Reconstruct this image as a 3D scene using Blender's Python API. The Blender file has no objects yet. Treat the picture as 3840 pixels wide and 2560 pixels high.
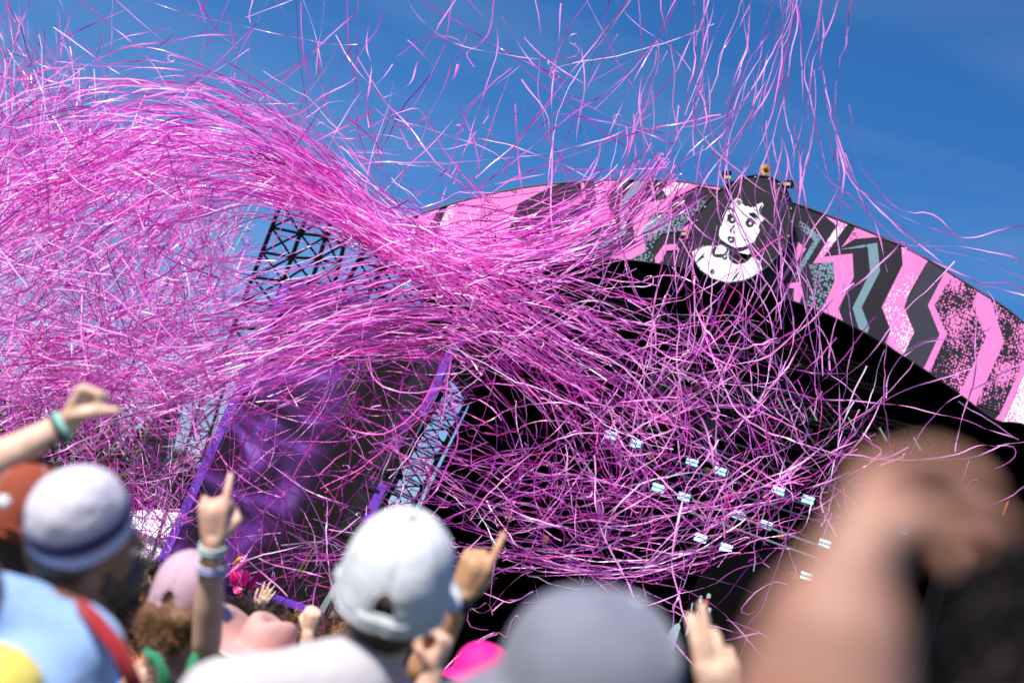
import bpy, bmesh, math, random
import numpy as np
from mathutils import Vector, Matrix
from mathutils.geometry import tessellate_polygon
random.seed(7); rng = np.random.default_rng(7)
SC = bpy.context.scene
COL = SC.collection
rad = math.radians

# ------------------------------------------------------------------ camera
CAM_Z, PITCH, ROLL, FPX = 1.65, rad(12.5), rad(20.0), 5333.0
cam_d = bpy.data.cameras.new('camera'); cam = bpy.data.objects.new('camera', cam_d); COL.objects.link(cam)
F = Vector((0, math.cos(PITCH), math.sin(PITCH)))
_U0 = Vector((0, -math.sin(PITCH), math.cos(PITCH))); _R0 = Vector((1, 0, 0))
RI = (math.cos(ROLL) * _R0 + math.sin(ROLL) * _U0).normalized()
UI = (math.cos(ROLL) * _U0 - math.sin(ROLL) * _R0).normalized()
CAMP = Vector((0, 0, CAM_Z))
_m = Matrix((RI, UI, -F)).transposed().to_4x4(); _m.translation = CAMP
cam.matrix_world = _m
cam_d.sensor_width = 36.0; cam_d.lens = 50.0; cam_d.clip_start = 0.05; cam_d.clip_end = 2000
cam_d.dof.use_dof = True; cam_d.dof.focus_distance = 13.0; cam_d.dof.aperture_fstop = 2.2
SC.camera = cam

# ------------------------------------------------------------------ sky, sun, exposure
SUN_EL, SUN_AZ = rad(47), rad(-140)          # azimuth clockwise from +Y: behind the camera, to the left
w = bpy.data.worlds.new('World'); SC.world = w; w.use_nodes = True
nt = w.node_tree; nt.nodes.clear()
sky = nt.nodes.new('ShaderNodeTexSky'); sky.sky_type = 'NISHITA'; sky.sun_disc = False
sky.sun_elevation = SUN_EL; sky.sun_rotation = SUN_AZ; sky.altitude = 100
sky.air_density = 1.0; sky.dust_density = 1.4; sky.ozone_density = 5.0
bg = nt.nodes.new('ShaderNodeBackground'); bg.inputs[1].default_value = 0.1
wo = nt.nodes.new('ShaderNodeOutputWorld')
hs = nt.nodes.new('ShaderNodeHueSaturation'); hs.inputs['Saturation'].default_value = 1.3; hs.inputs['Hue'].default_value = .506
wtc = nt.nodes.new('ShaderNodeTexCoord'); wmp = nt.nodes.new('ShaderNodeMapping'); wmp.inputs['Scale'].default_value = (1.6, 3.0, 9.0); wmp.inputs['Rotation'].default_value = (0, rad(12), 0)
wn = nt.nodes.new('ShaderNodeTexNoise'); wn.inputs['Scale'].default_value = 1.7; wn.inputs['Detail'].default_value = 7; wn.inputs['Distortion'].default_value = .6
wr_ = nt.nodes.new('ShaderNodeMapRange'); wr_.inputs[1].default_value = .48; wr_.inputs[2].default_value = .85; wr_.inputs[4].default_value = .08
wm = nt.nodes.new('ShaderNodeMix'); wm.data_type = 'RGBA'; wm.inputs[7].default_value = (6.5, 7.2, 8.0, 1)      # thin high cirrus
nt.links.new(wtc.outputs['Generated'], wmp.inputs[0]); nt.links.new(wmp.outputs[0], wn.inputs[0]); nt.links.new(wn.outputs['Fac'], wr_.inputs[0]); nt.links.new(wr_.outputs[0], wm.inputs[0])
nt.links.new(sky.outputs[0], hs.inputs['Color']); nt.links.new(hs.outputs[0], wm.inputs[6]); nt.links.new(wm.outputs[2], bg.inputs[0]); nt.links.new(bg.outputs[0], wo.inputs[0])
sl = bpy.data.lights.new('sun', 'SUN'); sl.energy = 5.0; sl.angle = rad(0.5); sl.color = (1, .95, .88)
so = bpy.data.objects.new('sun', sl); COL.objects.link(so)
sdir = Vector((math.sin(SUN_AZ) * math.cos(SUN_EL), math.cos(SUN_AZ) * math.cos(SUN_EL), math.sin(SUN_EL)))
so.rotation_euler = sdir.to_track_quat('Z', 'Y').to_euler(); so.location = (-20, -15, 40)
SC.view_settings.view_transform = 'Standard'; SC.view_settings.look = 'None'
SC.view_settings.exposure = 0.58; SC.view_settings.gamma = 1.0
SC.view_settings.use_curve_mapping = False
SC.cycles.max_bounces = 6; SC.cycles.use_denoising = True

ORD = ['first', 'second', 'third', 'fourth', 'fifth', 'sixth', 'seventh', 'eighth', 'ninth', 'tenth', 'eleventh', 'twelfth', 'thirteenth', 'fourteenth', 'fifteenth', 'sixteenth']
# ------------------------------------------------------------------ helpers
def ray(x, y): return F + RI * ((x - 1920) / FPX) - UI * ((y - 1280) / FPX)
def P(x, y, d): return CAMP + ray(x, y) * d                       # a point seen at (x, y), d metres deep
def at(x, y, Y):                                                   # a point on the upright plane Y
    r = ray(x, y); return CAMP + r * (Y / r.y)
def cv(a, b, c=0): return (RI * a + UI * b + F * c).normalized()   # direction: right, up, away
def s2l(c): return c / 12.92 if c <= .04045 else ((c + .055) / 1.055) ** 2.4
def rgb(r, g, b): return (s2l(r / 255), s2l(g / 255), s2l(b / 255), 1)

def mat(name, col, rough=.7, noise=0, nscale=20, metal=0, spec=.3, emit=None, bump=0, bscale=60, col2=None, sheen=0):
    m = bpy.data.materials.new(name); m.use_nodes = True; t = m.node_tree; b = t.nodes['Principled BSDF']
    b.inputs['Base Color'].default_value = col; b.inputs['Roughness'].default_value = rough
    b.inputs['Metallic'].default_value = metal; b.inputs['Specular IOR Level'].default_value = spec
    if sheen: b.inputs['Sheen Weight'].default_value = sheen
    tc = t.nodes.new('ShaderNodeTexCoord')
    if noise or col2:
        n = t.nodes.new('ShaderNodeTexNoise'); n.inputs['Scale'].default_value = nscale; n.inputs['Detail'].default_value = 4
        t.links.new(tc.outputs['Object'], n.inputs['Vector'])
        r = t.nodes.new('ShaderNodeValToRGB'); c2 = col2 or tuple(c * (1 - noise) for c in col[:3]) + (1,)
        r.color_ramp.elements[0].position = .35; r.color_ramp.elements[1].position = .65
        r.color_ramp.elements[0].color = c2; r.color_ramp.elements[1].color = col
        t.links.new(n.outputs['Fac'], r.inputs[0]); t.links.new(r.outputs[0], b.inputs['Base Color'])
    if bump:
        n = t.nodes.new('ShaderNodeTexNoise'); n.inputs['Scale'].default_value = bscale; n.inputs['Detail'].default_value = 5
        t.links.new(tc.outputs['Object'], n.inputs['Vector'])
        bp = t.nodes.new('ShaderNodeBump'); bp.inputs['Strength'].default_value = bump; bp.inputs['Distance'].default_value = .02
        t.links.new(n.outputs['Fac'], bp.inputs['Height']); t.links.new(bp.outputs[0], b.inputs['Normal'])
    if emit:
        b.inputs['Emission Color'].default_value = emit[0]; b.inputs['Emission Strength'].default_value = emit[1]
    return m

def link(name, data, parent=None):
    o = bpy.data.objects.new(name, data); COL.objects.link(o)
    if parent:
        o.parent = parent
        o.matrix_parent_inverse = Matrix.Translation(-parent.location)     # every part is modelled in place
    return o
def mesh_obj(name, V, Fc, m, parent=None, smooth=False):
    me = bpy.data.meshes.new(name); me.from_pydata([tuple(v) for v in V], [], [tuple(f) for f in Fc])
    if smooth: me.polygons.foreach_set('use_smooth', [True] * len(me.polygons))
    me.materials.append(m); me.update()
    return link(name, me, parent)
def thing(name, loc, label, cat, group=None):
    o = link(name, None); o.location = loc; o.empty_display_size = .1
    return tag(o, label, cat, group)
def tag(o, label, cat, group=None):
    o['label'] = label; o['category'] = cat
    if group: o['group'] = group
    return o
def struct(o): o['kind'] = 'structure'; return o

def unit_cyl(n=8):
    bm = bmesh.new(); bmesh.ops.create_cone(bm, cap_ends=True, segments=n, radius1=1, radius2=1, depth=1)
    me = bpy.data.meshes.new('bar'); bm.to_mesh(me); bm.free()
    me.polygons.foreach_set('use_smooth', [len(p.vertices) == 4 for p in me.polygons]); return me
_CYL = {}
def bar(name, p0, p1, r, m, parent):
    if m.name not in _CYL: me = unit_cyl(); me.materials.append(m); _CYL[m.name] = me
    o = link(name, _CYL[m.name], parent)
    d = Vector(p1) - Vector(p0); L = d.length
    q = d.to_track_quat('Z', 'Y').to_matrix().to_4x4()
    mw = Matrix.Translation((Vector(p0) + Vector(p1)) / 2) @ q @ Matrix.Diagonal((r, r, L, 1))
    o.matrix_basis = mw
    return o
def boxv(p0, ax, ay, az):
    V = [p0 + ax * i + ay * j + az * k for k in (0, 1) for j in (0, 1) for i in (0, 1)]
    return V, [(0, 2, 3, 1), (4, 5, 7, 6), (0, 1, 5, 4), (2, 6, 7, 3), (0, 4, 6, 2), (1, 3, 7, 5)]
def box(name, c, sx, sy, sz, m, parent=None, ex=Vector((1, 0, 0)), ey=Vector((0, 1, 0)), ez=Vector((0, 0, 1))):
    V, Fc = boxv(Vector(c) - ex * sx / 2 - ey * sy / 2 - ez * sz / 2, ex * sx, ey * sy, ez * sz)
    return mesh_obj(name, V, Fc, m, parent)
def slab(name, front, back_dy, m, parent=None):                    # a polygon with thickness along +Y
    n = len(front); V = list(front) + [p + Vector((0, back_dy, 0)) for p in front]
    Fc = [tuple(range(n)), tuple(range(2 * n - 1, n - 1, -1))] + [(i, i + n, (i + 1) % n + n, (i + 1) % n) for i in range(n)]
    return mesh_obj(name, V, Fc, m, parent)
def smoothpts(pts, n):                                            # Catmull-Rom through points
    p = np.array(pts, float); p = np.vstack([2 * p[0] - p[1], p, 2 * p[-1] - p[-2]])
    seg = len(p) - 3; t = np.linspace(0, seg - 1e-6, n); i = t.astype(int); u = (t - i)[:, None]
    a, b, c, d = p[i], p[i + 1], p[i + 2], p[i + 3]
    return .5 * (2 * b + (c - a) * u + (2 * a - 5 * b + 4 * c - d) * u ** 2 + (3 * b - a - 3 * c + d) * u ** 3)
def tube(name, pts, r, m, parent=None, seg=10):
    pts = [Vector(p) for p in pts]; n = len(pts); rr = r if hasattr(r, '__len__') else [r] * n
    V, Fc = [], []
    for i in range(n):
        T = (pts[min(i + 1, n - 1)] - pts[max(i - 1, 0)]).normalized()
        a = T.orthogonal().normalized() if i == 0 else (a - T * a.dot(T)).normalized()
        b = T.cross(a)
        V += [pts[i] + (a * math.cos(k * 2 * math.pi / seg) + b * math.sin(k * 2 * math.pi / seg)) * rr[i] for k in range(seg)]
    for i in range(n - 1):
        for k in range(seg): Fc.append((i * seg + k, i * seg + (k + 1) % seg, (i + 1) * seg + (k + 1) % seg, (i + 1) * seg + k))
    Fc += [tuple(range(seg))[::-1], tuple((n - 1) * seg + k for k in range(seg))]
    return mesh_obj(name, V, Fc, m, parent, True)

# ------------------------------------------------------------------ materials
def dots(name, base, dot, scale, density=.5, patch=1.2, lo=.0, hi=.42):
    """printed cloth: stipple of round dots whose size follows a soft noise"""
    m = mat(name, base, .55, spec=.25); t = m.node_tree; b = t.nodes['Principled BSDF']
    tc = t.nodes.new('ShaderNodeTexCoord')
    v = t.nodes.new('ShaderNodeTexVoronoi'); v.inputs['Scale'].default_value = scale; v.inputs['Randomness'].default_value = .55
    mp = t.nodes.new('ShaderNodeMapping'); mp.inputs['Scale'].default_value = (1, 0.001, 1)
    t.links.new(tc.outputs['Object'], mp.inputs[0])
    t.links.new(mp.outputs[0], v.inputs['Vector'])
    n = t.nodes.new('ShaderNodeTexNoise'); n.inputs['Scale'].default_value = patch; n.inputs['Detail'].default_value = 1.5
    t.links.new(mp.outputs[0], n.inputs['Vector'])
    mr = t.nodes.new('ShaderNodeMapRange'); mr.inputs[1].default_value = .5 - density * .3; mr.inputs[2].default_value = .85 - density * .3
    mr.inputs[3].default_value = lo; mr.inputs[4].default_value = hi
    t.links.new(n.outputs['Fac'], mr.inputs[0])
    lt = t.nodes.new('ShaderNodeMath'); lt.operation = 'LESS_THAN'
    t.links.new(v.outputs['Distance'], lt.inputs[0]); t.links.new(mr.outputs[0], lt.inputs[1])
    mx = t.nodes.new('ShaderNodeMix'); mx.data_type = 'RGBA'
    mx.inputs[6].default_value = base; mx.inputs[7].default_value = dot
    t.links.new(lt.outputs[0], mx.inputs[0]); t.links.new(mx.outputs[2], b.inputs['Base Color'])
    return m
INK, PINK, WHITE = rgb(34, 30, 37), rgb(222, 122, 186), rgb(232, 232, 232)
BLUEG, SLATE = rgb(112, 138, 150), rgb(56, 54, 64)
M = {
 'black': mat('stage black', (.002, .002, .0024, 1), .8, spec=.05),
 'blackmetal': mat('black steel', (.012, .012, .014, 1), .45, metal=.3),
 'steel': mat('dull truss alloy', (.34, .34, .36, 1), .35, metal=.6),
 'alloy': mat('bright tube', (.7, .72, .72, 1), .3, metal=.3),
 'ink': mat('charcoal printed cloth', INK, .55, noise=.12, nscale=3),
 'pink': mat('pink printed cloth', PINK, .55, noise=.05, nscale=4),
 'blueg': mat('blue grey print', BLUEG, .55), 'slate': mat('slate print', SLATE, .5, noise=.1, nscale=4),
 'pinkwhite': dots('pink cloth with white stipple', PINK, WHITE, 19, .5, 1.6, .0, .6),
 'palepink': dots('pale cloth with pink stipple', rgb(235, 225, 232), PINK, 17, .5, 2, .2, .5),
 'pinkblack': dots('pink cloth with black stipple', PINK, INK, 19, .4, 2.2, .0, .6),
 'inkpink': dots('charcoal cloth with pink stipple', rgb(36, 32, 40), PINK, 19, .62, 1.6, .1, .62),
 'inkblue': dots('charcoal cloth with blue grey stipple', INK, BLUEG, 17, .75, 1.2, .25, .6),
 'bluedots': dots('blue grey cloth with black stipple', BLUEG, INK, 15, .6, 1.5, .2, .42),
 'inkfew': dots('charcoal cloth with few pink bubbles', INK, PINK, 8, .3, 1.4, .0, .25),
 'white': mat('white print', WHITE, .5), 'inkline': mat('black print', rgb(38, 33, 42), .5),
}

# ------------------------------------------------------------------ ground, far setting
gV = [(-400, -60, 0), (400, -60, 0), (400, 700, 0), (-400, 700, 0)]
g = struct(mesh_obj('ground', gV, [(0, 1, 2, 3)], mat('trodden grass', (.06, .07, .03, 1), .9, noise=.5, nscale=1.5)))

leafM = mat('leaves', (.055, .075, .02, 1), .6, col2=(.022, .035, .01, 1), nscale=.8)
barkM = mat('bark', (.05, .035, .025, 1), .9, noise=.4, nscale=8)
def tree(x, Y, H, W, label):
    b = Vector((x, Y, 0)); t = thing('tree', b, label, 'tree', 'trees behind the crowd')
    tube('trunk', [b, b + Vector((.1, 0, H * .3)), b + Vector((-.1, .1, H * .7))], [.35, .28, .1], barkM, t, 8)
    for k in range(5):
        a = k * 1.26; z = H * (.28 + .08 * k)
        tube('limb', [b + Vector((0, 0, z)), b + Vector((math.cos(a) * W * .5, math.sin(a) * W * .5, z + H * .18))], [.13, .04], barkM, t, 6)
    cl = []
    for k in range(34):
        a = random.uniform(0, 6.28); u = random.random()
        z = H * (.3 + .62 * u); rr = W * math.sqrt(random.random()) * math.sin(math.pi * min(.95, (.12 + .8 * u))) ** .6
        cl.append((b + Vector((math.cos(a) * rr, math.sin(a) * rr, z)), random.uniform(.14, .26) * W))
    n = 5200; V = np.zeros((n * 4, 3)); ci = rng.integers(0, len(cl), n)
    d = rng.normal(size=(n, 3)); d /= np.linalg.norm(d, axis=1)[:, None]
    c = np.array([cl[i][0] for i in ci]) + d * (np.array([cl[i][1] for i in ci]) * rng.uniform(.5, 1.05, n))[:, None]
    a = rng.normal(size=(n, 3)); a /= np.linalg.norm(a, axis=1)[:, None]; bb = np.cross(a, d); bb /= np.linalg.norm(bb, axis=1)[:, None] + 1e-6
    s = rng.uniform(.09, .2, n)[:, None]
    V[0::4] = c - a * s; V[1::4] = c + bb * s * .6; V[2::4] = c + a * s; V[3::4] = c - bb * s * .6
    o = mesh_obj('crown', V, np.arange(n * 4).reshape(n, 4), leafM, t)
for (x, Yd, H, W, lb) in [(40, 62, 8.6, 4.2, 'broad dark olive tree behind the fist at the left edge'),
                      (330, 66, 7.2, 3.6, 'middle olive tree of the row, rising above the white cap with navy band'),
                      (560, 60, 5.6, 3.0, 'smaller olive tree right beside the black speaker tower'),
                      (760, 70, 5.2, 3.2, 'low olive tree seen through the scaffold left of the purple screen')]:
    p = at(x, 1960, Yd); tree(p.x, Yd, H, W, lb)

# white marquee far behind the left tower
tentM = mat('white marquee cloth', (.75, .76, .78, 1), .6, noise=.05)
tb = at(590, 2080, 48); t = thing('marquee_tent', (tb.x, 48, 0), 'white marquee roof behind the black scaffold at left', 'tent')
hw = 2.4; x0 = tb.x; z0, z1 = .2, tb.z + .5
mesh_obj('wall_cloth', [(x0 - hw, 48, 0), (x0 + hw, 48, 0), (x0 + hw, 52, 0), (x0 - hw, 52, 0), (x0 - hw, 48, z1), (x0 + hw, 48, z1), (x0 + hw, 52, z1), (x0 - hw, 52, z1)],
         [(0, 1, 5, 4), (1, 2, 6, 5), (2, 3, 7, 6), (3, 0, 4, 7)], tentM, t)
mesh_obj('roof_cloth', [(x0 - hw - .2, 47.8, z1 + .01), (x0 + hw + .2, 47.8, z1 + .01), (x0 + hw + .2, 52.2, z1 + .01), (x0 - hw - .2, 52.2, z1 + .01), (x0, 50, z1 + 1.3)],
         [(0, 1, 4), (1, 2, 4), (2, 3, 4), (3, 0, 4)], tentM, t)

# ------------------------------------------------------------------ the stage
YS = 26.0
top = [(1534, 822), (1575, 803), (1649, 779), (1736, 753), (1866, 722), (1981, 701), (2095, 688), (2229, 679), (2310, 675), (2441, 676), (2539, 681),
       (2640, 694), (2760, 708), (2900, 738), (3012, 774), (3174, 835), (3253, 866), (3371, 917), (3477, 973), (3556, 1020), (3668, 1091), (3764, 1150), (3840, 1211), (3960, 1310), (4120, 1460)]
bot = [(1560, 890), (1600, 950), (1681, 998), (1760, 998), (1850, 990), (1981, 977), (2060, 971), (2160, 969), (2250, 971), (2359, 976), (2468, 989),
       (2550, 1003), (2680, 1030), (2800, 1068), (2950, 1122), (3062, 1162), (3169, 1211), (3259, 1257), (3371, 1326), (3461, 1383), (3595, 1475), (3730, 1575), (3840, 1592), (3960, 1690), (4120, 1850)]
n = 150
tp, bt = smoothpts(top, n), smoothpts(bot, n)
stage = thing('concert_stage', at(2700, 2650, 29), 'black covered concert stage with a wide dark mouth and arched roof', 'stage')
banner = thing('arch_banner', at(2700, 1000, YS), 'pink and charcoal zigzag printed cloth banner along the arched stage roof', 'banner')
T3 = [at(x, y, YS) for x, y in tp]; B3 = [at(x, y, YS) for x, y in bt]
V, Fc = [], []
for i in range(n):                                             # cloth: rolls back over the top, slight sag between
    for k in range(7):
        u = k / 6; p = T3[i].lerp(B3[i], u); V.append(p)
    V.append(T3[i] + Vector((0, .25, -.03)))
for i in range(n - 1):
    for k in range(6): Fc.append((i * 8 + k, i * 8 + k + 1, (i + 1) * 8 + k + 1, (i + 1) * 8 + k))
    Fc.append((i * 8, (i + 1) * 8, (i + 1) * 8 + 7, i * 8 + 7))
mesh_obj('banner_cloth', V, Fc, M['ink'], banner)
tube('top_hem', [p + Vector((0, -.004, 0)) for p in T3[::2]], .022, mat('hem cord', rgb(70, 66, 74), .5), banner, 6)
tube('bottom_hem', [p + Vector((0, .0, 0)) for p in B3[::2]], .02, M['blackmetal'], banner, 6)

def inside_banner(x, y):
    yt = np.interp(x, tp[:, 0], tp[:, 1]); yb = np.interp(x, bt[:, 0], bt[:, 1]); return yt + 3, yb - 3
LAYER = [0]
def panel(poly, ox, oy, s, m):
    LAYER[0] += 1; dy = .004 + .0004 * LAYER[0]
    pts = []
    for i, (x, y) in enumerate(poly):                          # subdivide so that edges follow the hem
        x2, y2 = poly[(i + 1) % len(poly)]
        for k in range(6):
            X, Y = ox + s * (x + (x2 - x) * k / 6), oy + s * (y + (y2 - y) * k / 6)
            a, b = inside_banner(X, Y); pts.append((X, min(max(Y, a), b)))
    q = [at(x, y, YS - dy) for x, y in pts]
    clean = [q[0]]
    for p in q[1:]:
        if (p - clean[-1]).length > .004: clean.append(p)
    tri = tessellate_polygon([[Vector((p.x, p.z, 0)) for p in clean]])
    return mesh_obj('printed_panel', clean, tri, M[m], banner)
Z2 = (2950, 740, .5612); Z3 = (1480, 640, .2721); Z4 = (2060, 640, .2721)
for z, m, poly in [
 (Z2, 'pinkwhite', [(200, 80), (410, 170), (250, 395), (175, 442), (335, 190)]),
 (Z2, 'inkblue', [(150, 450), (312, 430), (320, 560), (232, 750), (205, 760), (130, 720), (180, 590)]),
 (Z2, 'pink', [(175, 442), (250, 397), (440, 375), (448, 535), (345, 745), (385, 845), (232, 755), (320, 560), (312, 430)]),
 (Z2, 'inkfew', [(415, 170), (460, 190), (370, 330), (300, 350)]),
 (Z2, 'pinkblack', [(462, 190), (550, 235), (450, 280), (365, 335), (420, 260)]),
 (Z2, 'pink', [(455, 278), (545, 225), (640, 262)]),
 (Z2, 'bluedots', [(325, 352), (545, 312), (545, 332)]),
 (Z2, 'blueg', [(540, 314), (605, 303), (624, 492), (500, 735), (552, 868), (536, 915), (485, 890), (440, 738), (557, 500)]),
 (Z2, 'bluedots', [(85, 150), (235, 265), (85, 515), (45, 525), (180, 290), (85, 205)]),
 (Z2, 'pink', [(80, 300), (130, 345), (0, 520), (-70, 640), (-85, 630), (45, 395)]),
 (Z2, 'pink', [(0, 575), (95, 565), (102, 650), (85, 710), (45, 690), (50, 610), (0, 600)]),
 (Z2, 'pinkwhite', [(765, 315), (945, 415), (815, 650), (785, 735), (852, 900), (775, 1060), (660, 970), (695, 885), (635, 735), (775, 450)]),
 (Z2, 'slate', [(945, 415), (1065, 485), (945, 720), (1025, 915), (915, 1150), (775, 1060), (852, 900), (785, 735)]),
 (Z2, 'pink', [(1065, 485), (1112, 510), (988, 720), (1070, 915), (950, 1175), (913, 1150), (1022, 915), (943, 720)]),
 (Z2, 'inkpink', [(1112, 510), (1278, 620), (1240, 710), (1335, 935), (1150, 1315), (950, 1175), (1070, 915), (988, 720)]),
 (Z2, 'pink', [(1278, 618), (1362, 680), (1455, 965), (1265, 1405), (1150, 1315), (1335, 935), (1240, 710)]),
 (Z2, 'inkpink', [(1362, 680), (1640, 880), (1600, 1070), (1420, 1440), (1265, 1380), (1455, 965)]),
 (Z2, 'pink', [(1590, 1080), (1640, 1050), (1440, 1520), (1390, 1520)]),
 (Z2, 'palepink', [(1640, 1055), (1900, 1100), (1900, 1700), (1440, 1530)]),
 (Z3, 'pink', [(345, 590), (620, 500), (460, 790), (270, 790)]),
 (Z3, 'pinkwhite', [(740, 470), (1270, 335), (1080, 760), (900, 1080), (740, 1320), (470, 1180), (560, 1000), (640, 700)]),
 (Z3, 'pinkblack', [(1290, 330), (1850, 215), (1560, 380), (1400, 700), (1360, 1000), (1360, 1300), (760, 1310), (900, 1080), (1080, 760), (1200, 500)]),
 (Z3, 'pink', [(1850, 215), (2270, 165), (1710, 455), (1620, 680), (1560, 900), (1400, 1000), (1400, 700), (1560, 380)]),
 (Z3, 'pinkblack', [(1560, 890), (1850, 1000), (1830, 1250), (1362, 1300), (1362, 1000)]),
 (Z3, 'inkfew', [(2280, 165), (2560, 150), (2590, 350), (1900, 760), (1700, 700), (1720, 455)]),
 (Z4, 'pink', [(430, 140), (475, 140), (505, 395), (0, 640), (-140, 940), (-230, 1240), (-300, 1240), (-130, 900), (-90, 660), (455, 350)]),
 (Z4, 'slate', [(478, 140), (620, 135), (660, 400), (100, 700), (10, 660), (510, 400)]),
 (Z4, 'pinkwhite', [(620, 135), (730, 135), (700, 480), (560, 760), (300, 930), (130, 1225), (20, 1225), (180, 870), (670, 560), (640, 330)]),
 (Z4, 'pink', [(730, 135), (925, 125), (790, 320), (850, 690), (430, 890), (310, 1225), (132, 1225), (300, 932), (560, 762), (702, 482)]),
 (Z4, 'blueg', [(1180, 145), (1380, 140), (1110, 400), (1030, 600), (1060, 860), (860, 980), (700, 1000), (990, 800), (960, 470), (1010, 390)]),
 (Z4, 'inkblue', [(860, 980), (640, 1130), (560, 1200), (700, 1000)]),
 (Z4, 'palepink', [(1740, 150), (1960, 170), (1620, 360), (1560, 255)]),
 (Z4, 'pink', [(1960, 170), (2352, 210), (2352, 275), (2065, 205), (1740, 360), (1640, 430), (1670, 570), (1410, 590), (1285, 830), (1325, 1110), (1090, 1245), (840, 1225), (880, 1150), (1190, 990), (1140, 690), (1320, 450), (1600, 390), (1620, 360)]),
 (Z4, 'inkblue', [(2080, 400), (2170, 420), (1760, 850), (1560, 860), (1440, 1000), (1420, 1265), (1130, 1240), (1325, 1110), (1285, 830), (1440, 600), (1760, 590)]),
 (Z4, 'pink', [(2000, 690), (1930, 930), (1810, 960), (1770, 830)]),
 (Z4, 'pink', [(1580, 1020), (1760, 1010), (1780, 1090), (1620, 1100), (1520, 1290), (1460, 1280), (1455, 1190)]),
]: panel(poly, *z, m)

# roof, side and back walls of the stage (closed black volume behind the banner)
mid = [(T3[i].lerp(B3[i], .6)) for i in range(6, n, 3)]
YB = 36.0
left = [at(1500, 2100, YS), at(1560, 1930, YS), at(1720, 1600, YS), at(1800, 1430, YS), at(1850, 1180, YS)]
# roof skin
def lift(p, Y): return Vector((p.x, Y, p.z))
V = [lift(p, YS + .3) for p in mid] + [lift(p, YB) for p in mid]; k = len(mid)
struct_mats = M['black']
mesh_obj('roof', V, [(i, i + 1, i + 1 + k, i + k) for i in range(k - 1)], M['black'], stage)
outline = [Vector((left[0].x, YS, 0))] + left + mid + [Vector((mid[-1].x, YS, 0))]
mesh_obj('back_wall', [lift(p, YB) for p in outline], [tuple(range(len(outline)))[::-1]], M['black'], stage)
wl = [Vector((left[0].x, YS, 0))] + left + [mid[0]]
V = [lift(p, YS + .3) for p in wl] + [lift(p, YB) for p in wl]; k = len(wl)
mesh_obj('side_wall', V, [(i, i + 1, i + 1 + k, i + k) for i in range(k - 1)], M['black'], stage)
wr = [Vector((mid[-1].x, YS, 0)), mid[-1]]
mesh_obj('side_wall', [lift(wr[0], YS), lift(wr[1], YS), lift(wr[1], YB), lift(wr[0], YB)], [(0, 1, 2, 3)], M['black'], stage)
xl, xr = at(560, 2300, 23.5).x, mid[-1].x + 2
mesh_obj('stage_deck', [(xl, 23.5, 1.45), (xr, 23.5, 1.45), (xr, YB, 1.45), (xl, YB, 1.45)], [(0, 1, 2, 3)], M['black'], stage)
for k in range(12):                                              # skirt panels
    a, b = xl + (xr - xl) * k / 12 + .01, xl + (xr - xl) * (k + 1) / 12 - .01
    box('skirt_panel', ((a + b) / 2, 23.48, .72), b - a, .04, 1.44, M['black'], stage)

# ------------------------------------------------------------------ round emblem
Z1 = (2530, 610, .3189)
def z1(x, y, Y): return at(Z1[0] + Z1[2] * x, Z1[1] + Z1[2] * y, Y)
YD = YS - .42
badge = thing('round_emblem', z1(790, 790, YD), 'round black emblem showing a woman in a white collar, mounted on the arch', 'emblem')
rim = smoothpts([(950, 150), (1150, 185), (1290, 290), (1380, 500), (1395, 700), (1330, 920), (1200, 1110), (1030, 1270), (830, 1385), (620, 1420), (430, 1365), (280, 1250), (200, 1080), (185, 900), (220, 730), (330, 520), (480, 360), (650, 240), (800, 175), (950, 150)], 73)[:-1]
fr = [z1(x, y, YD) for x, y in rim]
slab('disc', fr, .36, M['ink'], badge)
tube('rim', fr + [fr[0]], .02, M['blackmetal'], badge, 6)
for i in range(0, 72, 3):
    c = fr[i].lerp(z1(790, 790, YD), .035) + Vector((0, -.015, 0))
    box('rivet', c, .022, .02, .022, M['alloy'], badge)
lay = [0]
def art(poly, m, smooth=0):
    lay[0] += 1
    if smooth: poly = smoothpts(list(poly) + [poly[0]], smooth)[:-1]
    bm = bmesh.new(); f = bm.faces.new([bm.verts.new(z1(x, y, YD - .006 - .0007 * lay[0])) for x, y in poly]); bmesh.ops.triangulate(bm, faces=[f])
    me = bpy.data.meshes.new('printed_shape'); bm.to_mesh(me); bm.free(); me.materials.append(m); return link('printed_shape', me, badge)
def stroke(pts, wd, m, taper=False):
    p = smoothpts(pts, 14); L, R = [], []
    for i in range(14):
        d = p[min(i + 1, 13)] - p[max(i - 1, 0)]; d /= np.linalg.norm(d) + 1e-9
        h = wd / 2 * (math.sin(math.pi * (i + .6) / 14.2) if taper else 1)
        L.append(p[i] + np.array([-d[1], d[0]]) * h); R.append(p[i] - np.array([-d[1], d[0]]) * h)
    art(L + R[::-1], m)
def oval(x, y, rx, ry, m): art([(x + rx * math.cos(a), y + ry * math.sin(a)) for a in np.linspace(0, 6.283, 20, endpoint=False)], m)
Wt, Bk = M['white'], M['inkline']
art([(735, 410), (790, 440), (795, 470), (740, 490), (745, 515), (790, 530), (850, 510), (900, 530), (950, 520), (965, 495), (1030, 468), (1045, 495), (1020, 540), (1000, 530), (985, 560), (1010, 620), (1055, 650), (1040, 680), (1000, 710), (985, 760), (1000, 800), (960, 860), (945, 920), (880, 960), (800, 990), (700, 1000), (640, 980), (590, 930), (540, 900), (520, 850), (530, 780), (570, 690), (600, 600), (640, 520), (690, 450)], Wt)
art([(200, 1050), (280, 1005), (390, 978), (470, 990), (545, 965), (600, 985), (640, 1030), (690, 1045), (790, 1040), (870, 1000), (890, 1040), (890, 1120), (940, 1115), (1000, 1160), (1030, 1262), (930, 1325), (830, 1375), (620, 1408), (435, 1355), (290, 1245), (210, 1090)], Wt)
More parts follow.
